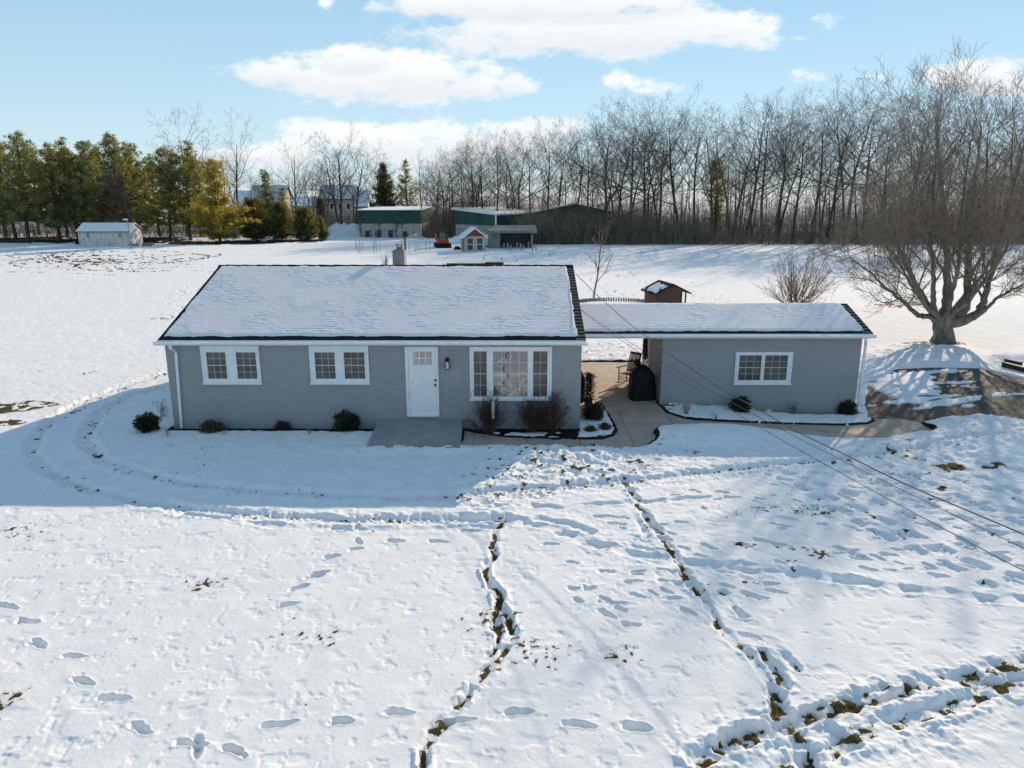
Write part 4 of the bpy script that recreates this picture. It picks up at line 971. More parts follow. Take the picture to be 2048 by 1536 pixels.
t = pinetree('pine_tree', 'dark green pine in front of the far left house roof', None, 659, 11., .1, .28, 'spruce', 1., .4); put(t, 11., 528, 140, 338)
t = pinetree('pine_tree', 'dull green pine in front of the gable of the far left house', None, 665, 9., .15, .3, 'pine', .8, .4); put(t, 9., 560, 142, 372)
t = pinetree('pine_tree', 'low dark pine between the two far houses', None, 661, 8., .1, .3, 'brownfir', 1.1, .4); put(t, 8., 640, 146, 392)
t = pinetree('cedar_tree', 'small green cedar growing among the bare woods trunks', None, 663, 10., .3, .2, 'spruce', .8, .4); put(t, 9., 1440, 116, 330)
# single bare trees on the left
for k, (px, py, Y, r, nl, lb, cf) in enumerate(((467, 280, 138, .24, 1, 'open-crowned bare tree standing in front of the far left house', dict(n=(9, 6, 5, 3), ang=(.8, .7, .7, .6))), (585, 296, 134, .2, 1, 'bare tree leaning left with a long forked limb, between the two far houses', dict(n=(8, 5, 5, 3), ang=(.7, .7, .7, .6))),
    (620, 338, 140, .16, 1, 'short bare tree with crooked limbs beside the leaning one', dict(n=(8, 5, 4, 3))), (672, 290, 138, .26, 2, 'broad two-stemmed bare tree in front of the far right house', dict(n=(12, 6, 5, 3))), (706, 300, 140, .22, 1, 'spreading bare tree left of the brownish fir, behind the snow heaps', dict(n=(13, 6, 5, 3))), (352, 262, 132, .22, 1, 'bare treetop rising above the pines left of the yellow pine', dict(n=(12, 6, 5, 3))), (745, 330, 150, .18, 1, 'thin bare tree behind the left green barn', dict(n=(10, 5, 5)) ))):
    cf = dict(cf)
    if len(cf.get('n', (1, 1, 1, 1))) == 3: cf.update(t0=(.4, .25, .2), ang=(.7, .65, .7), ratio=(.5, .55, .55), rr=(.5, .55, .6), seg=(6, 5, 4))
    t = decid('deciduous_tree', lb, None, 700+k, 16., r, .34, nl, cf, lean=-.12 if k == 1 else 0.); put(t, 16.4, px, Y, py, label=lb)
t = decid('deciduous_tree', 'small reddish bare tree among the pines right behind the white shed', None, 731, 9., .14, .25, 2, dict(n=(12, 7, 6, 3)), tm='redtwig'); put(t, 9., 262, 110, 350)

# ------------------------------------------------------------------ the big beech on the right
BX, BY = at(1885, 688); BZ = float(G(BX, BY))
g = np.random.default_rng(90); bt = thing('beech_tree', 'huge bare beech with short thick trunk and dense spreading crown, right of the garage', 'tree', (BX, BY, BZ)); T = Tubes(); C = Tubes()
def loc(px, py, dy=0.):
    x, z = atY(px, py, BY+dy); return np.array([x-BX, dy, z-BZ])
tr_ = [np.array([0, 0, -.3]), np.array([0, 0, .12]), np.array([0, 0, .5]), loc(1885, 655), loc(1888, 640), loc(1893, 628)]
T.add(tr_, [.80, .60, .47, .46, .50, .40], 14)
LIMBS = [([(1880, 648, 0), (1862, 634, -.1), (1838, 632, -.4), (1815, 612, -.7), (1800, 597, -.9), (1768, 575, -1.2), (1748, 552, -1.4), (1712, 524, -1.6), (1688, 512, -1.8)], .17),
         ([(1878, 650, 0), (1862, 622, 0), (1848, 598, .2), (1832, 570, .4), (1812, 530, .8), (1788, 470, 1.2), (1765, 400, 1.6), (1735, 320, 2.2)], .22),
         ([(1880, 645, 0), (1868, 612, -.3), (1866, 580, -.6), (1868, 530, -1.0), (1850, 450, -1.6), (1830, 350, -2.), (1815, 270, -2.4)], .18),
         ([(1888, 645, 0), (1892, 612, .1), (1895, 580, .2), (1893, 530, .5), (1888, 450, .8), (1880, 350, 1.2), (1875, 280, 1.6), (1870, 235, 1.8)], .30),
         ([(1892, 645, 0), (1920, 634, .4), (1932, 610, .7), (1936, 570, .9), (1938, 500, 1.3), (1945, 400, 1.6), (1955, 320, 1.9), (1962, 250, 2.2)], .34),
         ([(1890, 648, 0), (1928, 642, -.2), (1955, 628, -.3), (1968, 604, -.4), (1975, 570, -.5), (1995, 500, -.7), (2020, 400, -1.), (2045, 300, -1.2), (2060, 255, -1.3)], .28),
         ([(1945, 638, -.3), (1972, 618, -.5), (1990, 598, -.8), (2020, 582, -1.2), (2050, 566, -1.5), (2100, 540, -2.)], .13),
         ([(1888, 640, 0), (1900, 600, -.9), (1915, 540, -1.7), (1925, 460, -2.4), (1930, 370, -3.)], .18),
         ([(1890, 640, 0), (1915, 610, 1.1), (1960, 560, 2.2), (2010, 470, 3.4), (2050, 380, 4.4)], .19),
         ([(1885, 640, 0), (1850, 600, 1.2), (1815, 540, 2.4), (1785, 470, 3.4), (1762, 410, 4.2)], .16),
         ([(1890, 640, 0), (1935, 605, -1.2), (1985, 540, -2.4), (2040, 450, -3.4), (2080, 370, -4.)], .17),
         ([(1885, 642, 0), (1846, 608, -1.2), (1812, 550, -2.2), (1780, 490, -3.)], .14)]
bc = dict(taper=.3, n=(16, 7, 6, 3), t0=(.36, .15, .15, .2), ang=(.62, .6, .6, .5), ratio=(.34, .52, .55, .6), rr=(.42, .5, .55, .7), seg=(6, 5, 4, 3), wander=.10, up=.06, rmin=.006, limbs=False)
for li, (L, r) in enumerate(LIMBS):
    P = np.array([loc(*p) for p in L]); k = len(P)
    f = np.linspace(0, k-1, 4*k); P = np.stack([np.interp(f, np.arange(k), P[:, a]) for a in range(3)], 1)
    for _ in range(2): P[1:-1] = (P[:-2]+2*P[1:-1]+P[2:])/4
    P[2:-1] += g.normal(0, .025, (len(P)-3, 3)); q = r*(1-.9*np.linspace(0, 1, len(P))**.8)
    T.add(P, q, 9); c = dict(bc); 
    if li in (0, 6): c.update(up=.04, n=(12, 7, 6, 4))
    branchout(g, T, C, P, q, 0, c)
T.build('trunk', M['bark'], bt); C.build('crown', M['twig'], bt)

# ------------------------------------------------------------------ lilac bush, sapling, garden shrubs
def stems(name, label, cat, x, y, n, Ht, spread, seed, m, sub=(4, 4), r=.012, z=None, rmin=.003, berries=0, bm=None):
    g = np.random.default_rng(seed); C = Tubes(); o = thing(name, label, cat, (x, y, (hz(x, y) if z is None else z)-.03)); B = []
    for i in range(n):
        a = g.uniform(0, 6.28); t = abs(g.normal(0, spread)); P, q = grow(g, np.array([g.normal(0, .06*Ht), g.normal(0, .06*Ht), 0]), np.array([t*math.cos(a), t*math.sin(a), 1.]), Ht*g.uniform(.6, 1.05)*(1-.2*min(1, t)), r, rmin, 7, .07, .02)
        C.add(P, q, 4)
        k = dict(n=sub, t0=(.3, .2, .2)[:len(sub)], ang=(.5, .6, .6)[:len(sub)], ratio=(.36, .5, .5)[:len(sub)], rr=(.55, .6, .7)[:len(sub)], seg=(4, 3, 3)[:len(sub)], wander=.1, up=.06, rmin=rmin)
        branchout(g, C, C, P, q, 0, k); B.append(P[3:]+g.normal(0, .04*Ht, P[3:].shape))
    C.build('branches', M[m], o)
    if berries: tri_obj('leaves', leafcloud(berries, lambda g_, n_: np.concatenate(B)[g_.integers(0, sum(map(len, B)), n_)]+g_.normal(0, .05*Ht, (n_, 3)), .016, seed+1, .5), M['shrubred' if m == 'redtwig' else 'brownleaf'], o)
    return o
M['lilactwig'] = mat('lilac_stems', (.20, .14, .10), .95, .2, 4., spec=.1)
lx, ly = at(1590, 622)
stems('lilac_bush', 'large many-stemmed bare lilac bush behind the garage roof', 'bush', lx, 45.5, 60, 4.3, 1.0, 51, 'lilactwig', (5, 5), .028, rmin=.006)
sx_, sy_ = at(1187, 602)
sp_ = decid('sapling', 'slender bare sapling standing alone on the snow behind the breezeway', None, 801, 4.6, .055, .3, 1, dict(n=(13, 5, 4), t0=(.28, .2, .2), ang=(.6, .5, .5), ratio=(.5, .45, .5), rr=(.5, .6, .7), seg=(6, 4, 3), rmin=.006, up=.09), bm='twig', tm='twig'); place(sp_, sx_, sy_)
sp_['category'] = 'tree'
def evergreen(name, label, px, py, w, h, n, seed, m='shrub', Y=None, shape=1.):
    x, y = at(px, py)
    if Y: x = atY(px, py, Y)[0]; y = Y
    o = thing(name, label, 'shrub', (x, y, hz(x, y)-.04))
    def f(g, n_):
        d = g.normal(0, 1, (n_, 3)); d /= np.linalg.norm(d, axis=1)[:, None]; rr = g.random(n_)**.35
        lump = 1+.22*np.sin(d[:, 0]*5+seed)*np.cos(d[:, 1]*4+d[:, 2]*6)
        P = d*rr[:, None]*lump[:, None]*np.array([w/2, w/2, h/2]); P[:, 2] = np.abs(P[:, 2]+h*.42); return P
    C = Tubes(); g = np.random.default_rng(seed)
    for i in range(14):
        a = g.uniform(0, 6.28); t = g.uniform(.1, .8); P, q = grow(g, np.zeros(3), np.array([t*math.cos(a), t*math.sin(a), 1.]), h*.85, .012, .004, 4, .1, .0); C.add(P, q, 3)
    C.build('branches', M['lilactwig'], o); tri_obj('leaves', leafcloud(n, f, .055, seed, .30), M[m], o); return o
evergreen('evergreen_shrub', 'rounded dark evergreen shrub at the left corner of the house', 297, 866, .72, .62, 2600, 1)
evergreen('evergreen_shrub', 'rounded dark evergreen shrub just left of the doorstep', 694, 862, .80, .70, 2800, 2)
evergreen('low_shrub', 'low brownish shrub under the leftmost house window', 425, 866, .72, .42, 1500, 3, 'brownleaf')
evergreen('low_shrub', 'small brown shrub against the wall between the two twin windows', 565, 862, .5, .38, 900, 4, 'brownleaf')
evergreen('evergreen_shrub', 'dark evergreen shrub in the corner bed right of the house', 1186, 842, .70, .62, 2400, 5)
evergreen('evergreen_shrub', 'dark evergreen shrub under the garage window', 1479, 826, .70, .55, 2200, 6)
evergreen('evergreen_shrub', 'dark green evergreen shrub beside the garage downspout', 1692, 830, .66, .58, 2200, 7)
evergreen('low_shrub', 'low sparse red-leaved plant at the tip of the corner bed', 1210, 862, .42, .22, 350, 8, 'shrubred')
evergreen('low_shrub', 'trailing red-leaved plant beside the right house corner', 1180, 866, .40, .20, 300, 9, 'shrubred')
x, y = 2.62, 24.3; cs = thing('columnar_shrub', 'narrow upright dark evergreen beside the covered patio piece', 'shrub', (x, y, 0))
tri_obj('leaves', leafcloud(1500, lambda g_, n_: np.stack([g_.normal(0, .09, n_), g_.normal(0, .09, n_), .15+.95*g_.random(n_)**.9], 1), .05, 31, .35), M['shrub'], cs); MB().lathe([(.12, 0), (.15, .22), (.13, .2)], 12).build('planter', M['black'], cs)
for (px, py, w, h, n, sd, lb) in ((980, 868, .34, 1.15, 40, 61, 'bare twiggy bush behind the bird feeder, nearest the doorstep'), (1066, 868, .34, 1.1, 40, 62, 'bare red-brown bush under the middle of the picture window'), (1102, 868, .36, 1.3, 44, 63, 'tallest bare red-brown bush under the right end of the picture window')):
    x, y = at(px, py); stems('bare_bush', lb, 'bush', x, y, n+16, h*.95, w*1.7, sd, 'redtwig', (7, 6, 3), .008, rmin=.0028, berries=420)
for (px, py, h, n, sd, lb, m) in ((326, 838, .55, 16, 71, 'small bare twiggy bush round the left corner of the house', 'twig'), (1373, 832, .5, 22, 72, 'small bare twiggy bush by the breezeway end of the garage wall', 'twig'), (1586, 832, .48, 26, 73, 'wispy grass-like bare shrub right of the garage window', 'twig'), (337, 878, .3, 9, 74, 'tiny dry twig plant in the snow in front of the downspout', 'twig'), (619, 872, .26, 8, 75, 'tiny dry plant in the snow under the second window', 'twig'), (1430, 842, .25, 9, 76, 'tiny dry plant on the snow strip left of the garage evergreen', 'twig'), (450, 874, .22, 7, 77, 'tiny dry stalks in the snow under the left window', 'twig')):
    x, y = at(px, py); stems('dry_plant' if h < .4 else 'bare_shrub', lb, 'plant' if h < .4 else 'shrub', x, y, n, h, .45, sd, m, (4, 3), .005, rmin=.0022)

# ------------------------------------------------------------------ outbuildings across the field
M['green'] = mat('green_metal_siding', (.018, .075, .058), .55, .12, .6, spec=.3)
def ribbed(name, c):
    m = mat(name, c, .5, .12, .7, spec=.35); q = NB(m.node_tree); p = m.node_tree.nodes['Principled BSDF']
    t = q.n('ShaderNodeTexCoord').outputs['Object']; sx = q.n('ShaderNodeSeparateXYZ'); q.link(t, sx.inputs[0])
    bp = q.n('ShaderNodeBump'); bp.inputs['Distance'].default_value = .06; q.link(q.m('SINE', q.m('MULTIPLY', q.m('ADD', sx.outputs[0], sx.outputs[1]), 21.)), bp.inputs['Height']); q.link(bp.outputs[0], p.inputs['Normal']); return m
M['green'] = ribbed('green_ribbed_siding', (.035, .085, .07)); M['darkgreen'] = ribbed('dark_green_siding', (.04, .06, .055))
def stained():
    m = bpy.data.materials.new('stained_concrete'); m.use_nodes = True; q = NB(m.node_tree); p = m.node_tree.nodes['Principled BSDF']
    t = q.n('ShaderNodeTexCoord').outputs['Object']; mp = q.n('ShaderNodeMapping'); q.link(t, mp.inputs[0]); mp.inputs['Scale'].default_value = (1, 1, .14)
    n = q.noise(mp.outputs[0], 1.5, 5, .7); n2 = q.noise(t, 1.1, 4, .6)
    q.link(q.mix(q.ss(q.m('ADD', q.m('MULTIPLY', n, .75), q.m('MULTIPLY', n2, .3)), .50, .66), (.40, .38, .34, 1), (.05, .055, .045, 1)), p.inputs['Base Color']); p.inputs['Roughness'].default_value = .9; return m
M['stain'] = stained()
def px_ground(px, py): return at(px, py)
# left green barn
x0, Y0 = at(719, 476); x1, _ = at(842, 476); Y1 = Y0+17
zt = atY(780, 421, Y0)[1]; zm = atY(780, 447, Y0)[1]
bn = thing('barn', 'green metal-sided barn on a stained concrete base, flat snowy roof, left of the orange loader', 'barn', ((x0+x1)/2, Y0, 0)); hw = (x1-x0)/2
MB().box(-hw, hw, 0, Y1-Y0, -.3, zm).build('base_wall', M['stain'], bn); MB().box(-hw-.08, hw+.08, -.08, Y1-Y0+.08, zm, zt-.06).build('siding', M['green'], bn)
rf = MB().hexa([(-hw-.25, -.25, zt-.06), (hw+.25, -.25, zt-.06), (hw+.25, Y1-Y0+.2, zt+.1), (-hw-.25, Y1-Y0+.2, zt+.1), (-hw-.25, -.25, zt+.04), (hw+.25, -.25, zt+.04), (hw+.25, Y1-Y0+.2, zt+.35), (-hw-.25, Y1-Y0+.2, zt+.35)]).build('roof', M['green'], bn)
MB().hexa([(-hw-.2, -.2, zt+.042), (hw+.2, -.2, zt+.042), (hw+.2, Y1-Y0+.15, zt+.352), (-hw-.2, Y1-Y0+.15, zt+.352), (-hw-.15, -.15, zt+.13), (hw+.15, -.15, zt+.13), (hw+.15, Y1-Y0+.1, zt+.44), (-hw-.15, Y1-Y0+.1, zt+.44)]).build('snow_cover', M['snow'], rf)
M['hatch'] = mat('dark_hatch', (.05, .055, .05), .9, .3, 2.)
q = MB()
for px in (735, 758, 781, 810): xx = atY(px, 465, Y0)[0]-(x0+x1)/2; q.box(xx-.45, xx+.45, -.04, 0, 0, 1.7)
for i, px in enumerate((735, 758, 781, 810)):
    xx = atY(px, 465, Y0)[0]-(x0+x1)/2; MB().box(xx-.38, xx+.38, -.05, -.002, 0, (1.2, 1.4, 1.35, 1.1)[i]).build('hatch', M['hatch'], bn)
# second green barn, corner towards us
xc, Yc = atY(992, 430, 116)[0], 116.; zc_ = atY(992, 430, Yc)[1]; zmid = atY(992, 451, Yc)[1]
b2 = thing('barn', 'green ribbed metal barn with a lean-to snowy roof, behind the open concrete shed', 'barn', (xc, Yc, 0), R(-38))
MB().box(-8.4, 0, 0, 11, -.3, zmid).build('base_wall', M['concrete'], b2)
MB().hexa([(-8.5, -.06, zmid), (.06, -.06, zmid), (.06, 11.06, zmid), (-8.5, 11.06, zmid), (-8.5, -.06, zc_+.7), (.06, -.06, zc_), (.06, 11.06, zc_), (-8.5, 11.06, zc_+.7)]).build('siding', M['green'], b2)
rf = MB().hexa([(-8.9, -.4, zc_+.72), (.4, -.4, zc_-.02), (.4, 11.3, zc_-.02), (-8.9, 11.3, zc_+.72), (-8.9, -.4, zc_+.95), (.4, -.4, zc_+.16), (.4, 11.3, zc_+.16), (-8.9, 11.3, zc_+.95)]).build('roof', M['trim'], b2)
MB().hexa([(-8.8, -.3, zc_+.952), (.3, -.3, zc_+.17), (.3, 11.2, zc_+.17), (-8.8, 11.2, zc_+.952), (-8.8, -.2, zc_+1.05), (.2, -.2, zc_+.26), (.2, 11.1, zc_+.26), (-8.8, 11.1, zc_+1.05)]).build('snow_cover', M['snow'], rf)
MB().box(-.12, .09, -.10, .08, 0, zc_-.03).build('corner_trim', M['trim'], b2)
# dark gabled barn in the wood's edge
Yd = 121.; xl = atY(1066, 425, Yd)[0]; xr = atY(1221, 424, Yd)[0]; ze = atY(1221, 424, Yd)[1]; zr = atY(1150, 409, Yd)[1]; xm = atY(1150, 409, Yd)[0]
b3 = thing('barn', 'dark low gabled barn with snow on its roof, half hidden by brush at the woods', 'barn', (xm, Yd, 0)); xl -= xm; xr -= xm
MB().prism([(xl, -.3), (xr, -.3), (xr, ze-.1), (0, zr-.1), (xl, ze-.1)], 0, 16, 'y').build('wall', M['darkgreen'], b3)
sl = (zr-ze)/xr; zl = zr+sl*(xl-.3)
rf = MB().prism([(xl-.3, zl-.1), (0, zr-.08), (xr+.3, ze-.12), (xr+.3, ze+.04), (0, zr+.1), (xl-.3, zl+.08)], -.3, 16.3, 'y').build('roof', M['darkgreen'], b3)
MB().prism([(xl-.2, zl+.09), (0, zr+.102), (0, zr+.24), (xl-.1, zl+.22)], -.2, 16.2, 'y').build('snow_cover', M['snow'], rf); MB().prism([(.05, zr+.10), (xr+.2, ze+.05), (xr+.1, ze+.12), (.05, zr+.2)], -.2, 16.2, 'y').build('snow_cover', M['snow'], rf)
# open-fronted concrete shed
xl, Yo = at(996, 498); xr = at(1066, 498)[0]; zf = atY(1030, 466, Yo)[1]; zb = zf+.45; wd = xr-xl
M['greyconc'] = mat('grey_weathered_concrete', (.16, .155, .15), .9, .15, 1.2, .01, 20., col2=(.26, .25, .24))
os_ = thing('open_shed', 'open-fronted grey concrete shed with a thick slab roof and dark inside', 'shed', (xl, Yo, 0))
q = MB(); q.box(-.0, .3, 0, 5, -.3, zf); q.box(wd-.3, wd, 0, 5, -.3, zf); q.box(.3, wd-.3, 4.7, 5, -.3, zf+.2); q.hexa([(-1.3, .2, -.3), (-.002, .0, -.3), (-.002, .3, -.3), (-1.3, .5, -.3), (-1.3, .2, zf-.2), (-.002, 0, zf), (-.002, .3, zf), (-1.3, .5, zf-.2)]); q.build('wall', M['greyconc'], os_)
MB().hexa([(-1.4, -.5, zf), (wd+.5, -.5, zf), (wd+.5, 5.4, zb), (-.6, 5.4, zb), (-1.4, -.5, zf+.32), (wd+.5, -.5, zf+.32), (wd+.5, 5.4, zb+.35), (-.6, 5.4, zb+.35)]).build('roof', M['greyconc'], os_)
PO = [(1008, 501, .9), (1015.5, 503, 1.1), (1022, 502, .8), (1034, 500, .9), (1041, 503, 1.), (1047, 502, .8), (1057, 499, 1.), (1065, 503, .8), (1072, 503, .8)]
M['greywood'] = mat('grey_post_wood', (.30, .27, .24), .85, .2, 8.)
pp = None
for i, (px, py, h) in enumerate(PO):
    x, y = at(px, py)
    if pp is None: pp = MB().box(-.075, .075, -.075, .075, -.2, 1.).build('fence_post', M['greywood'], None, bevel=.01); o = pp
    else: o = pp.copy(); COL.objects.link(o)
    o.location = (x, y, 0); o.scale = (1, 1, h); tag(o, 'short grey post in the row in front of the open concrete shed', 'post', 'short posts before the open shed')
# playhouse with a red gable
px0, Yp = at(950, 504); ph = thing('playhouse', 'small cream garden playhouse with a red gable and snowy roof', 'playhouse', (px0, Yp, 0), R(14))
M['cream'] = mat('cream_siding', (.40, .345, .26), .7, .15, 4.); M['redwood'] = mat('red_gable_wood', (.20, .05, .035), .75, .2, 5.)
hw, dp, ew, rz_ = 1.36, 2.6, 1.95, 2.95
MB().box(-hw, hw, 0, dp, -.1, ew).build('wall', M['cream'], ph); MB().prism([(-hw, ew), (hw, ew), (0, rz_-.1)], -.02, dp+.02, 'y').build('gable', M['redwood'], ph)
s_ = (rz_-ew)/hw; e = .28; q = MB()
for k in (-1, 1): q.prism([(0, rz_-.08), (k*(hw+e), ew-s_*e-.08), (k*(hw+e), ew-s_*e+.02), (0, rz_+.02)], -.22, dp+.22, 'y')
rf = q.build('roof', M['trim'], ph); q = MB()
for k in (-1, 1): q.prism([(k*.0, rz_+.022), (k*(hw+e), ew-s_*e+.022), (k*(hw+e-.05), ew-s_*e+.13), (0, rz_+.12)], -.18, dp+.18, 'y').build('snow_cover', M['snow'], rf) if False else None
for k in (-1, 1): MB().prism([(k*.01, rz_+.022), (k*(hw+e), ew-s_*e+.022), (k*(hw+e-.05), ew-s_*e+.13), (k*.01, rz_+.12)], -.18, dp+.18, 'y').build('snow_cover', M['snow'], rf)
for k in (-.62, .62):
    f = MB(); f.box(k-.46, k-.36, -.06, 0, .15, 1.8); f.box(k+.36, k+.46, -.06, 0, .15, 1.8); f.box(k-.36, k+.36, -.06, 0, 1.7, 1.8); f.box(k-.36, k+.36, -.06, 0, .9, 1.0); f.box(k-.36, k+.36, -.06, 0, .15, .25); w = f.build('door', M['trim_dim'], ph)
    MB().box(k-.36, k+.36, -.02, -.001, .25, .9).box(k-.36, k+.36, -.02, -.001, 1.0, 1.7).build('pane', M['glass_far'], w)
MB().box(-hw-.03, -hw, .55, .95, .1, 1.8).build('side_door', M['mulch'], ph)
# small brown coop close behind the breezeway
xk, Yk = atY(1343, 612, 46.)[0], 46.; cpn = thing('chicken_coop', 'small dark brown wooden coop with patchy snow on its dark roof', 'coop', (xk, Yk, hz(xk, Yk)), R(12))
hw, dp, ew, rz_ = 1.02, 2.0, 1.0, 1.50; s_ = (rz_-ew)/hw
MB().box(-hw, .55, 0, dp, -.1, ew).build('wall', M['wood_dark'], cpn); MB().prism([(-hw, ew), (hw, ew), (0, rz_-.06)], -.01, dp+.01, 'y').build('gable', M['wood_dark'], cpn)
for yy in (.06, dp-.06): MB().box(hw-.12, hw-.04, yy-.04, yy+.04, -.1, ew).build('post', M['wood_dark'], cpn)
MB().box(.62, .74, .1, .16, -.1, ew).build('post', M['wood_dark'], cpn)
rf = MB().prism([(-hw-.2, ew-s_*.2-.04), (0, rz_-.05), (hw+.2, ew-s_*.2-.04), (hw+.2, ew-s_*.2+.04), (0, rz_+.04), (-hw-.2, ew-s_*.2+.04)], -.22, dp+.2, 'y').build('roof', M['darkroof'], cpn)
snow_patch = MB()
gg = np.random.default_rng(8); nxp, nyp = 26, 40; Xs, Ys = np.meshgrid(np.linspace(-hw-.18, -.02, nxp), np.linspace(-.2, dp+.15, nyp)); th = .10*S((fbm(Xs/.45, Ys/.45, 3, 66)+.05-.9*S((Xs+.45)/.3)-.5*S((Ys-1.2)/.5)+.15)/.2)
Zs = rz_+.04+s_*Xs-.012+th; VV = np.stack([Xs, Ys, Zs], -1).reshape(-1, 3); ii = np.arange(nxp*nyp).reshape(nyp, nxp); raw('snow_cover', VV, [np.stack([ii[:-1, :-1], ii[:-1, 1:], ii[1:, 1:], ii[1:, :-1]], -1).reshape(-1, 4)], M['snow'], rf, True)
# curved edging
ex, ey = at(1222, 606); q = MB(); Rr = 3.0; cyy = ey+.6-Rr
for i in range(58):
    a = math.pi*i/57; px_, py_ = ex+Rr*math.cos(a)*1.02, cyy+Rr*math.sin(a); q.box(px_-.07, px_+.07, py_-.05, py_+.05, -.05, .26+.03*(i % 2), a)
o = q.build('garden_edging', M['greywood'], None); tag(o, 'low curved picket edging on the snow behind the breezeway roof', 'edging')
# white shed
xa, Yw = at(159.5, 494.5); xb_ = at(262.5, 494.5)[0]; ws = thing('garden_shed', 'long weathered white shed with two small windows and a snowy roof, below the pines', 'shed', ((xa+xb_)/2, Yw, 0)); hw = (xb_-xa)/2; dp = 3.5
ew = atY(210, 461.5, Yw)[1]; rz_ = atY(210, 447.5, Yw+dp/2)[1]
def peeling():
    m = bpy.data.materials.new('peeling_white_paint'); m.use_nodes = True; q = NB(m.node_tree); p = m.node_tree.nodes['Principled BSDF']; t = q.n('ShaderNodeTexCoord').outputs['Object']
    mp = q.n('ShaderNodeMapping'); q.link(t, mp.inputs[0]); mp.inputs['Scale'].default_value = (1, 1, .4)
    n = q.noise(mp.outputs[0], 2.6, 5, .7); q.link(q.mix(q.ss(n, .46, .72), (.60, .58, .55, 1), (.30, .25, .20, 1)), p.inputs['Base Color']); p.inputs['Roughness'].default_value = .8; return m
M['peel'] = peeling()
MB().prism([(0, -.2), (dp, -.2), (dp, ew), (dp/2, rz_-.06), (0, ew)], -hw, hw, 'x').build('wall', M['peel'], ws)
s_ = (rz_-ew)/(dp/2); rf = MB().prism([(-.25, ew-.25*s_-.05), (dp/2, rz_-.04), (dp+.25, ew-.25*s_-.05), (dp+.25, ew-.25*s_+.04), (dp/2, rz_+.05), (-.25, ew-.25*s_+.04)], -hw-.15, hw+.15, 'x').build('roof', M['darkroof'], ws)
MB().prism([(-.24, ew-.25*s_+.042), (dp/2, rz_+.052), (dp/2, rz_+.15), (-.2, ew-.25*s_+.14)], -hw-.12, hw+.12, 'x').build('snow_cover', M['snow'], rf); MB().prism([(dp/2+.01, rz_+.052), (dp+.24, ew-.25*s_+.042), (dp+.2, ew-.25*s_+.14), (dp/2+.01, rz_+.15)], -hw-.12, hw+.12, 'x').build('snow_cover', M['snow'], rf)
for px in (176, 240.5):
    a = rect(Yw, (px-3.2, 466), (px+3.2, 474)); xo = (xa+xb_)/2; f = MB(); f.box(a[0]-xo-.06, a[0]-xo, -.05, 0, a[2]-.06, a[3]+.06); f.box(a[1]-xo, a[1]-xo+.06, -.05, 0, a[2]-.06, a[3]+.06); f.box(a[0]-xo, a[1]-xo, -.05, 0, a[3], a[3]+.06); f.box(a[0]-xo, a[1]-xo, -.05, 0, a[2]-.06, a[2])
    f.box(a[0]-xo, a[1]-xo, -.03, -.012, (a[2]+a[3])/2-.03, (a[2]+a[3])/2+.03); f.box((a[0]+a[1])/2-xo-.03, (a[0]+a[1])/2-xo+.03, -.0295, -.0125, a[2], a[3]); w = f.build('window', M['trim_dim'], ws); MB().box(a[0]-xo, a[1]-xo, -.011, -.002, a[2], a[3]).build('pane', M['glass_far'], w)
a = rect(Yw, (195, 478), (224, 492)); xo = (xa+xb_)/2; q = MB()
for k in (0, 1):
    l, r_ = (a[0]-xo, (a[0]+a[1])/2-xo-.02) if k == 0 else ((a[0]+a[1])/2-xo+.02, a[1]-xo)
    d_ = MB(); d_.box(l, r_, -.03, 0, .1, a[3]); w_ = .06
    for (p_, r2) in (((l, .1), (r_, a[3])), ((l, a[3]), (r_, .1))): d_.hexa([(p_[0]-w_, -.05, p_[1]), (p_[0]+w_, -.05, p_[1]), (p_[0]+w_, -.031, p_[1]), (p_[0]-w_, -.031, p_[1]), (r2[0]-w_, -.05, r2[1]), (r2[0]+w_, -.05, r2[1]), (r2[0]+w_, -.031, r2[1]), (r2[0]-w_, -.031, r2[1])] if p_[1] < r2[1] else [(r2[0]-w_, -.0505, r2[1]), (r2[0]+w_, -.0505, r2[1]), (r2[0]+w_, -.0315, r2[1]), (r2[0]-w_, -.0315, r2[1]), (p_[0]-w_, -.0505, p_[1]), (p_[0]+w_, -.0505, p_[1]), (p_[0]+w_, -.0315, p_[1]), (p_[0]-w_, -.0315, p_[1])])
    d_.build('door', M['peel'], ws)
# pole lamp by the shed
lx_, ly_ = at(263, 497); zt = atY(263, 440, ly_)[1]; pl = thing('pole_lamp', 'thin pole lamp standing at the right front corner of the white shed', 'lamp post', (lx_, ly_, 0)); MB().tube([(0, 0, -.2), (-.02, 0, zt*.6), (-.1, 0, zt)], .07, 8).build('pole', M['greywood'], pl); MB().box(-.62, -.05, -.14, .14, zt-.02, zt+.16, ).build('lamp_head', M['trim'], pl, bevel=.03)
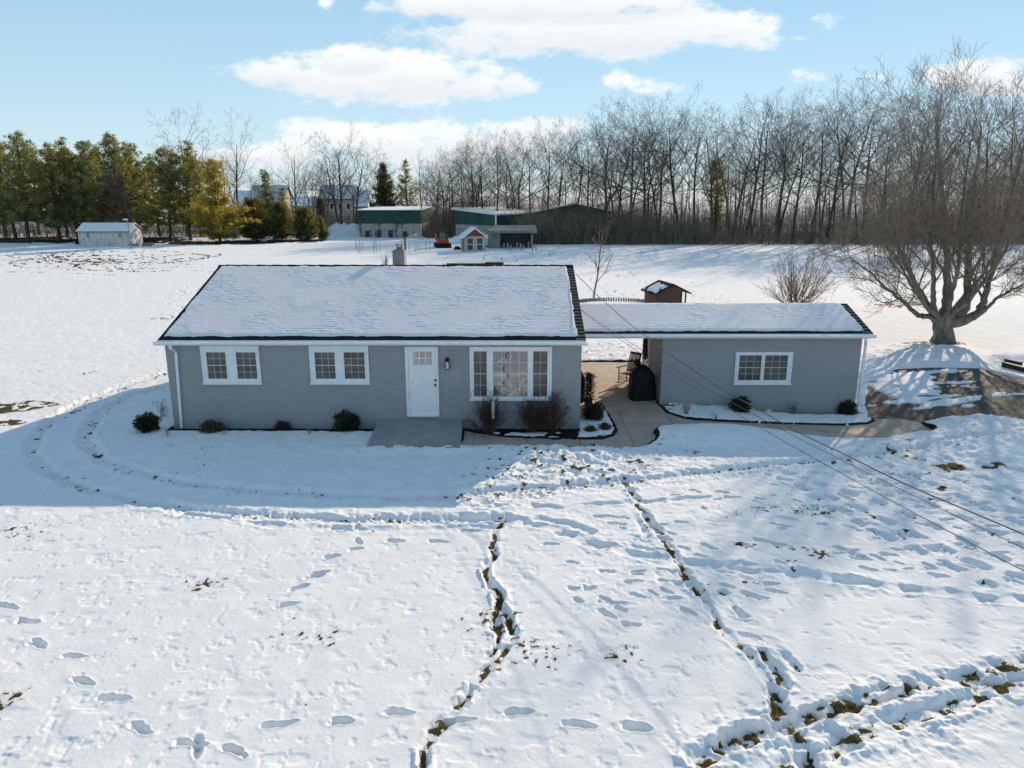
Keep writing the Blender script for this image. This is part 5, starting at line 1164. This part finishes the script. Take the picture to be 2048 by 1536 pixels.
# logs, tarp heap, bin near the shed
M['log'] = mat('cut_logs', (.34, .16, .09), .85, .25, 5.)
for i, (px, py, L, rz_, r, lb) in enumerate(((298, 491, 1.5, .25, .2, 'upper reddish cut log lying right of the white shed'), (294, 494, 1.3, -.15, .19, 'lower reddish cut log lying right of the white shed, nearest the field'), (270, 494, 1.0, .5, .24, 'short grey log at the foot of the pole lamp'))):
    x, y = at(px, py); o = MB().tube([(-L/2, 0, r), (-.1, .02, r), (L/2, 0, r)], [r, r*.95, r*.9], 12).build('log', M['log'] if i < 2 else M['greywood'], None, True); o.location = (x, y, 0.02); o.rotation_euler = (0, 0, rz_); tag(o, lb, 'log')
def heap(name, label, cat, px, py, w, d, h, m, seed, y=None, rough=.3, thingy=True, kind=None):
    x, y = at(px, py); n = 34; k = 14; V = []; F = []
    for i in range(k):
        t = i/(k-1)
        for j in range(n):
            a = 2*math.pi*j/n; rr = 1-t; z = h*(1-(1-t)**1.0*1.0)**.8 if t < 1 else h
            nn_ = 1+rough*float(fbm(np.array(math.cos(a)*2.+seed), np.array(math.sin(a)*2.+t*2), 3, seed)); V.append((x+w/2*rr*math.cos(a)*nn_, y+d/2*rr*math.sin(a)*nn_, -.1+(h+.1)*math.sin(t*math.pi/2)*(1+rough*.4*float(fbm(np.array(math.cos(a)*3.*rr+seed), np.array(math.sin(a)*3.*rr), 3, seed+3)))))
    for i in range(k-1):
        for j in range(n): a = i*n+j; b_ = i*n+(j+1) % n; F.append((a, b_, b_+n, a+n))
    return tag(raw(name, np.array(V), [np.array(F)], m, None, True), label, cat, kind=kind)
heap('tarp_heap', 'black tarp-covered heap right of the white shed, behind the logs', 'tarp', 301, 487, 2.4, 1.6, 1.0, M['tarp'], 3)
o = MB().lathe([(.30, 0), (.33, .05), (.34, .8), (.36, .82), (.36, .88), (.1, .92)], 14).build('barrel', M['tarp'], None, True); o.location = (*at(156, 490), 0); tag(o, 'small black barrel at the left end of the white shed', 'barrel')
heap('snow_heap', 'taller smooth snow heap left of the green barn', 'snow heap', 680, 468, 6.2, 5., 2.1, M['snow'], 5, rough=.25); heap('snow_heap', 'lower dirty snow heap touching the left end of the green barn', 'snow heap', 706, 469, 5., 4.5, 1.8, M['snow'], 8, rough=.45)
heap('junk_heap', 'low dark heap on the snow just left of the playhouse', 'heap', 915, 500, 1.4, 1.1, .5, M['tarp'], 12, rough=.6)
heap('covered_mound', 'snow-covered mound of scrap between the loader and the playhouse', 'heap', 912, 486, 3.2, 1.4, .9, M['snow'], 15, rough=.6)
def bp_(g, n): d = g.normal(0, 1, (n, 3)); d[:, 2] = np.abs(d[:, 2]); return d/np.linalg.norm(d, axis=1)[:, None]*np.array([1.9, 1.2, 1.3])*g.random((n, 1))**.4
bx_, by_ = at(868, 476); o = tri_obj('brush_pile', leafcloud(900, bp_, .34, 5, .06), M['lilactwig']); o.location = (bx_, by_, 0); tag(o, 'tangled pale brush pile at the right end of the green barn', 'brush pile')
bx_, by_ = at(905, 474); o = tri_obj('brush_pile', leafcloud(1300, lambda g, n: bp_(g, n)*np.array([2.0, 1, .7]), .34, 6, .06), M['greywood']); o.location = (bx_, by_, 0); tag(o, 'low grey brush pile behind the orange loader', 'brush pile')
# parked vehicle peeking out behind the playhouse
vx, vy = at(977, 497); pv_ = thing('parked_car', 'snow-covered white vehicle half hidden behind the playhouse', 'car', (vx+.1, vy+3.0, 0), R(80))
M['carpaint'] = mat('white_car_paint', (.6, .62, .65), .35, .05); M['rubber'] = mat('tyre_rubber', (.015, .015, .016), .85, .1)
MB().prism([(-2.1, .35), (2.1, .35), (2.15, .8), (1.2, .95), (.7, 1.5), (-1.2, 1.55), (-2.0, 1.0), (-2.15, .9)], -.85, .85, 'y').build('body', M['carpaint'], pv_, bevel=.04)
MB().prism([(.62, .98), (1.05, .98), (.68, 1.42), (-1.1, 1.46), (-1.75, 1.0)], -.865, .865, 'y').build('window', M['glass_far'], pv_)
for sx_ in (-1.35, 1.35):
    for sy_ in (-.8, .8): MB().tube([(sx_, sy_-.1, .33), (sx_, sy_+.1, .33)], .33, 16).build('wheel', M['rubber'], pv_)
MB().box(-1.15, .62, -.75, .75, 1.54, 1.64).build('snow_cover', M['snow'], pv_, bevel=.04)
# orange compact loader
ox, oy = at(886, 496.5); sk = thing('skid_loader', 'small orange skid loader with a dark glazed cab and black bucket on the snow', 'loader', (ox, oy, 0), R(14))
M['orange'] = mat('orange_machine_paint', (.55, .085, .03), .45, .1); M['cabglass'] = mat('cab_glass', (.035, .10, .11), .1, .1, spec=.7)
MB().box(-.62, .62, .0, 1.9, .45, 1.15).build('body', M['orange'], sk, bevel=.05)
for k in (-1, 1):
    q = MB(); q.prism([(-.25, .0), (1.7, 0), (2.0, .35), (1.7, .7), (-.2, .7), (-.45, .3)], min(k*.62, k*.98), max(k*.62, k*.98), 'x'); q.build('track', M['rubber'], sk)
    MB().hexa([(k*.70-.09, -.95, .35), (k*.70+.09, -.95, .35), (k*.70+.09, -.75, .35), (k*.70-.09, -.75, .35), (k*.70-.09, .9, 1.75), (k*.70+.09, .9, 1.75), (k*.70+.09, 1.25, 1.6), (k*.70-.09, 1.25, 1.6)]).build('lift_arm', M['orange'], sk); MB().box(k*.70-.10, k*.70+.10, .9, 1.8, 1.15, 1.8).build('tower', M['orange'], sk)
q = MB()
for sx_ in (-.5, .5):
    for yy in (.0, 1.1): q.box(sx_-.05, sx_+.05, yy, yy+.08, 1.1, 2.1)
q.box(-.58, .58, -.06, 1.25, 2.1, 2.2); cab = q.build('cab', M['tarp'], sk); MB().box(-.45, .45, .01, .04, .75, 2.08).build('windscreen', M['cabglass'], cab)
MB().prism([(-1.35, .05), (-.75, .05), (-.7, .65), (-.85, .7), (-.95, .2), (-1.35, .15)], -1.0, 1.0, 'x').build('bucket', M['tarp'], sk)
# garden frame and stakes
tx, ty = at(828, 503); zt = atY(828, 469, ty)[1]; tl = thing('garden_arbor', 'thin pale A-roofed garden arbor frame standing on the snow behind the chimney', 'arbor', (tx, ty, 0), R(-12)); wz = atY(828, 481, ty)[1]
M['palewood'] = mat('pale_wood', (.48, .43, .35), .8, .15, 8.)
for yy in (0, 1.5):
    q = MB(); q.tube([(-1.75, yy, wz-.1), (0, yy, zt)], .045, 5); q.tube([(0, yy, zt), (1.75, yy, wz-.1)], .045, 5); q.tube([(-.55, yy, zt-.4), (-.55, yy, zt-1.0)], .03, 5); q.build('rafter', M['palewood'], tl)
    for k in (-1, 1): MB().tube([(k*1.6, yy, -.1), (k*1.6, yy, wz)], .04, 5).build('post', M['palewood'], tl)
MB().tube([(0, 0, zt), (0, 1.5, zt)], .04, 5).build('ridge_pole', M['palewood'], tl)
st0 = None; SG = 'thin garden stakes in the snow behind the house'
for i, (px, py, h) in enumerate(((811, 511, 2.3), (746, 508, 1.5), (749, 504, 1.9), (753.5, 506, 1.5), (760, 504, 1.2), (818, 508, 1.3), (830, 506, 1.4), (838, 507, 1.5), (852, 506, 1.2), (725, 505, 1.3), (714, 507, 1.7), (771, 524, .9), (766, 530, .8), (774, 531, 1.0))):
    x, y = at(px, py)
    if i == 0: o = MB().box(-.09, .09, -.09, .09, -.2, 2.2).build('garden_post', M['wood_dark'], None); o.location = (x, y, 0); tag(o, 'thick dark garden post, stoutest upright behind the chimney', 'post'); continue
    if st0 is None: st0 = MB().tube([(0, 0, -.2), (.02, 0, .5), (.0, .02, 1.)], .022, 5).build('garden_stake', M['wood_dark'], None); o = st0
    else: o = st0.copy(); COL.objects.link(o)
    o.location = (x, y, 0); o.scale = (1, 1, h); o.rotation_euler = (rng.normal(0, .05), rng.normal(0, .06), 0); tag(o, 'thin dark garden stake standing in the snow beyond the chimney', 'stake', SG)
for px, py, h, n, lb in ((772, 532, 1.0, 14, 'dry weedy plant on the snow just left of the chimney'), (720, 506, 1.6, 6, 'wispy bare seedling among stakes before the green barn')):
    x, y = at(px, py); stems('dry_plant', lb, 'plant', x, y, n, h, .3, int(px), 'twig', (4, 3), .012, rmin=.007)
# far houses behind the trees
M['farwall'] = mat('pale_far_siding', (.42, .38, .33), .8, .08, .5); M['farroof'] = mat('far_roof', (.10, .10, .115), .8, .2, 1.)
def farhouse(label, px0, px1, pyr, pye, Y, dp, wing):
    x0, zr = atY(px0, pyr, Y+dp/2); x1 = atY(px1, pyr, Y+dp/2)[0]; ze = atY(px0, pye, Y)[1]
    hs = thing('far_house', label, 'house', ((x0+x1)/2, Y, 0)); hw = (x1-x0)/2
    MB().prism([(0, -.3), (dp, -.3), (dp, ze), (dp/2, zr-.1), (0, ze)], -hw, hw, 'x').build('wall', M['farwall'], hs); s_ = (zr-ze)/(dp/2)
    rf = MB().prism([(-.4, ze-.4*s_-.05), (dp/2, zr-.05), (dp+.4, ze-.4*s_-.05), (dp+.4, ze-.4*s_+.15), (dp/2, zr+.15), (-.4, ze-.4*s_+.15)], -hw-.3, hw+.3, 'x').build('roof', M['farroof'], hs)
    MB().prism([(-.38, ze-.4*s_+.152), (dp/2-.3, zr+.152-.3*s_), (dp/2-.3, zr+.25-.3*s_), (-.3, ze-.4*s_+.25)], -hw-.25, hw+.25, 'x').build('snow_cover', M['snow'], rf)
    for (wx0, wx1, wr, we) in wing:
        a0 = atY(wx0, wr, Y+dp/2); a1 = atY(wx1, wr, Y+dp/2); cx_ = (x0+x1)/2; e_ = atY(wx0, we, Y)[1]; l, r_ = a0[0]-cx_, a1[0]-cx_; zz = a0[1]; s2 = (zz-e_)/(dp/2)
        MB().prism([(.3, -.3), (dp-.3, -.3), (dp-.3, e_), (dp/2, zz-.1), (.3, e_)], l, r_, 'x').build('wing', M['farwall'], hs)
        r2 = MB().prism([(-.1, e_-.4*s2), (dp/2, zz-.05), (dp+.1, e_-.4*s2), (dp+.1, e_-.4*s2+.15), (dp/2, zz+.12), (-.1, e_-.4*s2+.15)], l-.2, r_+.2, 'x').build('wing_roof', M['farroof'], hs); MB().prism([(-.08, e_-.4*s2+.152), (dp/2-.2, zz+.122-.2*s2), (dp/2-.2, zz+.22-.2*s2), (-.02, e_-.4*s2+.25)], l-.15, r_+.15, 'x').build('snow_cover', M['snow'], r2)
    for k in range(4):
        xx = -hw+hw*2*(k+.5)/4
        for z0 in (1.0, 3.7):
            if z0+1.3 < ze: f = MB().box(xx-.55, xx+.55, -.06, 0, z0-.1, z0+1.4).build('window', M['trim'], hs); MB().box(xx-.42, xx+.42, -.07, -.061, z0, z0+1.3).build('pane', M['glass_far'], f)
    return hs
farhouse('far two-storey house with a blue-shaded snowy roof, left of the leaning bare tree', 508, 574, 372, 403, 178, 10, [(472, 508, 382, 410)])
farhouse('far two-storey house with a large snowy roof, behind the two-stemmed bare tree', 646, 712, 371, 397, 178, 10, [(712, 740, 381, 412), (592, 646, 394, 412)])
# dark timbers by the drive
M['timber'] = mat('dark_wet_timber', (.022, .02, .02), .7, .3, 8.)
for (p, q_, lb) in (((2005, 737), (2090, 758), 'longer dark timber lying along the upper edge of the driveway'), ((2010, 731), (2040, 738), 'short dark timber just above the longer one by the driveway')):
    a, c = at(*p), at(*q_); o = MB().box(-.5, .5, -.1, .1, -.05, .2).build('timber', M['timber'], None, bevel=.01); o.location = ((a[0]+c[0])/2, (a[1]+c[1])/2, max(hz(*a), hz(*c))); L = math.hypot(c[0]-a[0], c[1]-a[1]); o.scale = (L, 1, 1); o.rotation_euler = (0, 0, math.atan2(c[1]-a[1], c[0]-a[0])); tag(o, lb, 'timber')
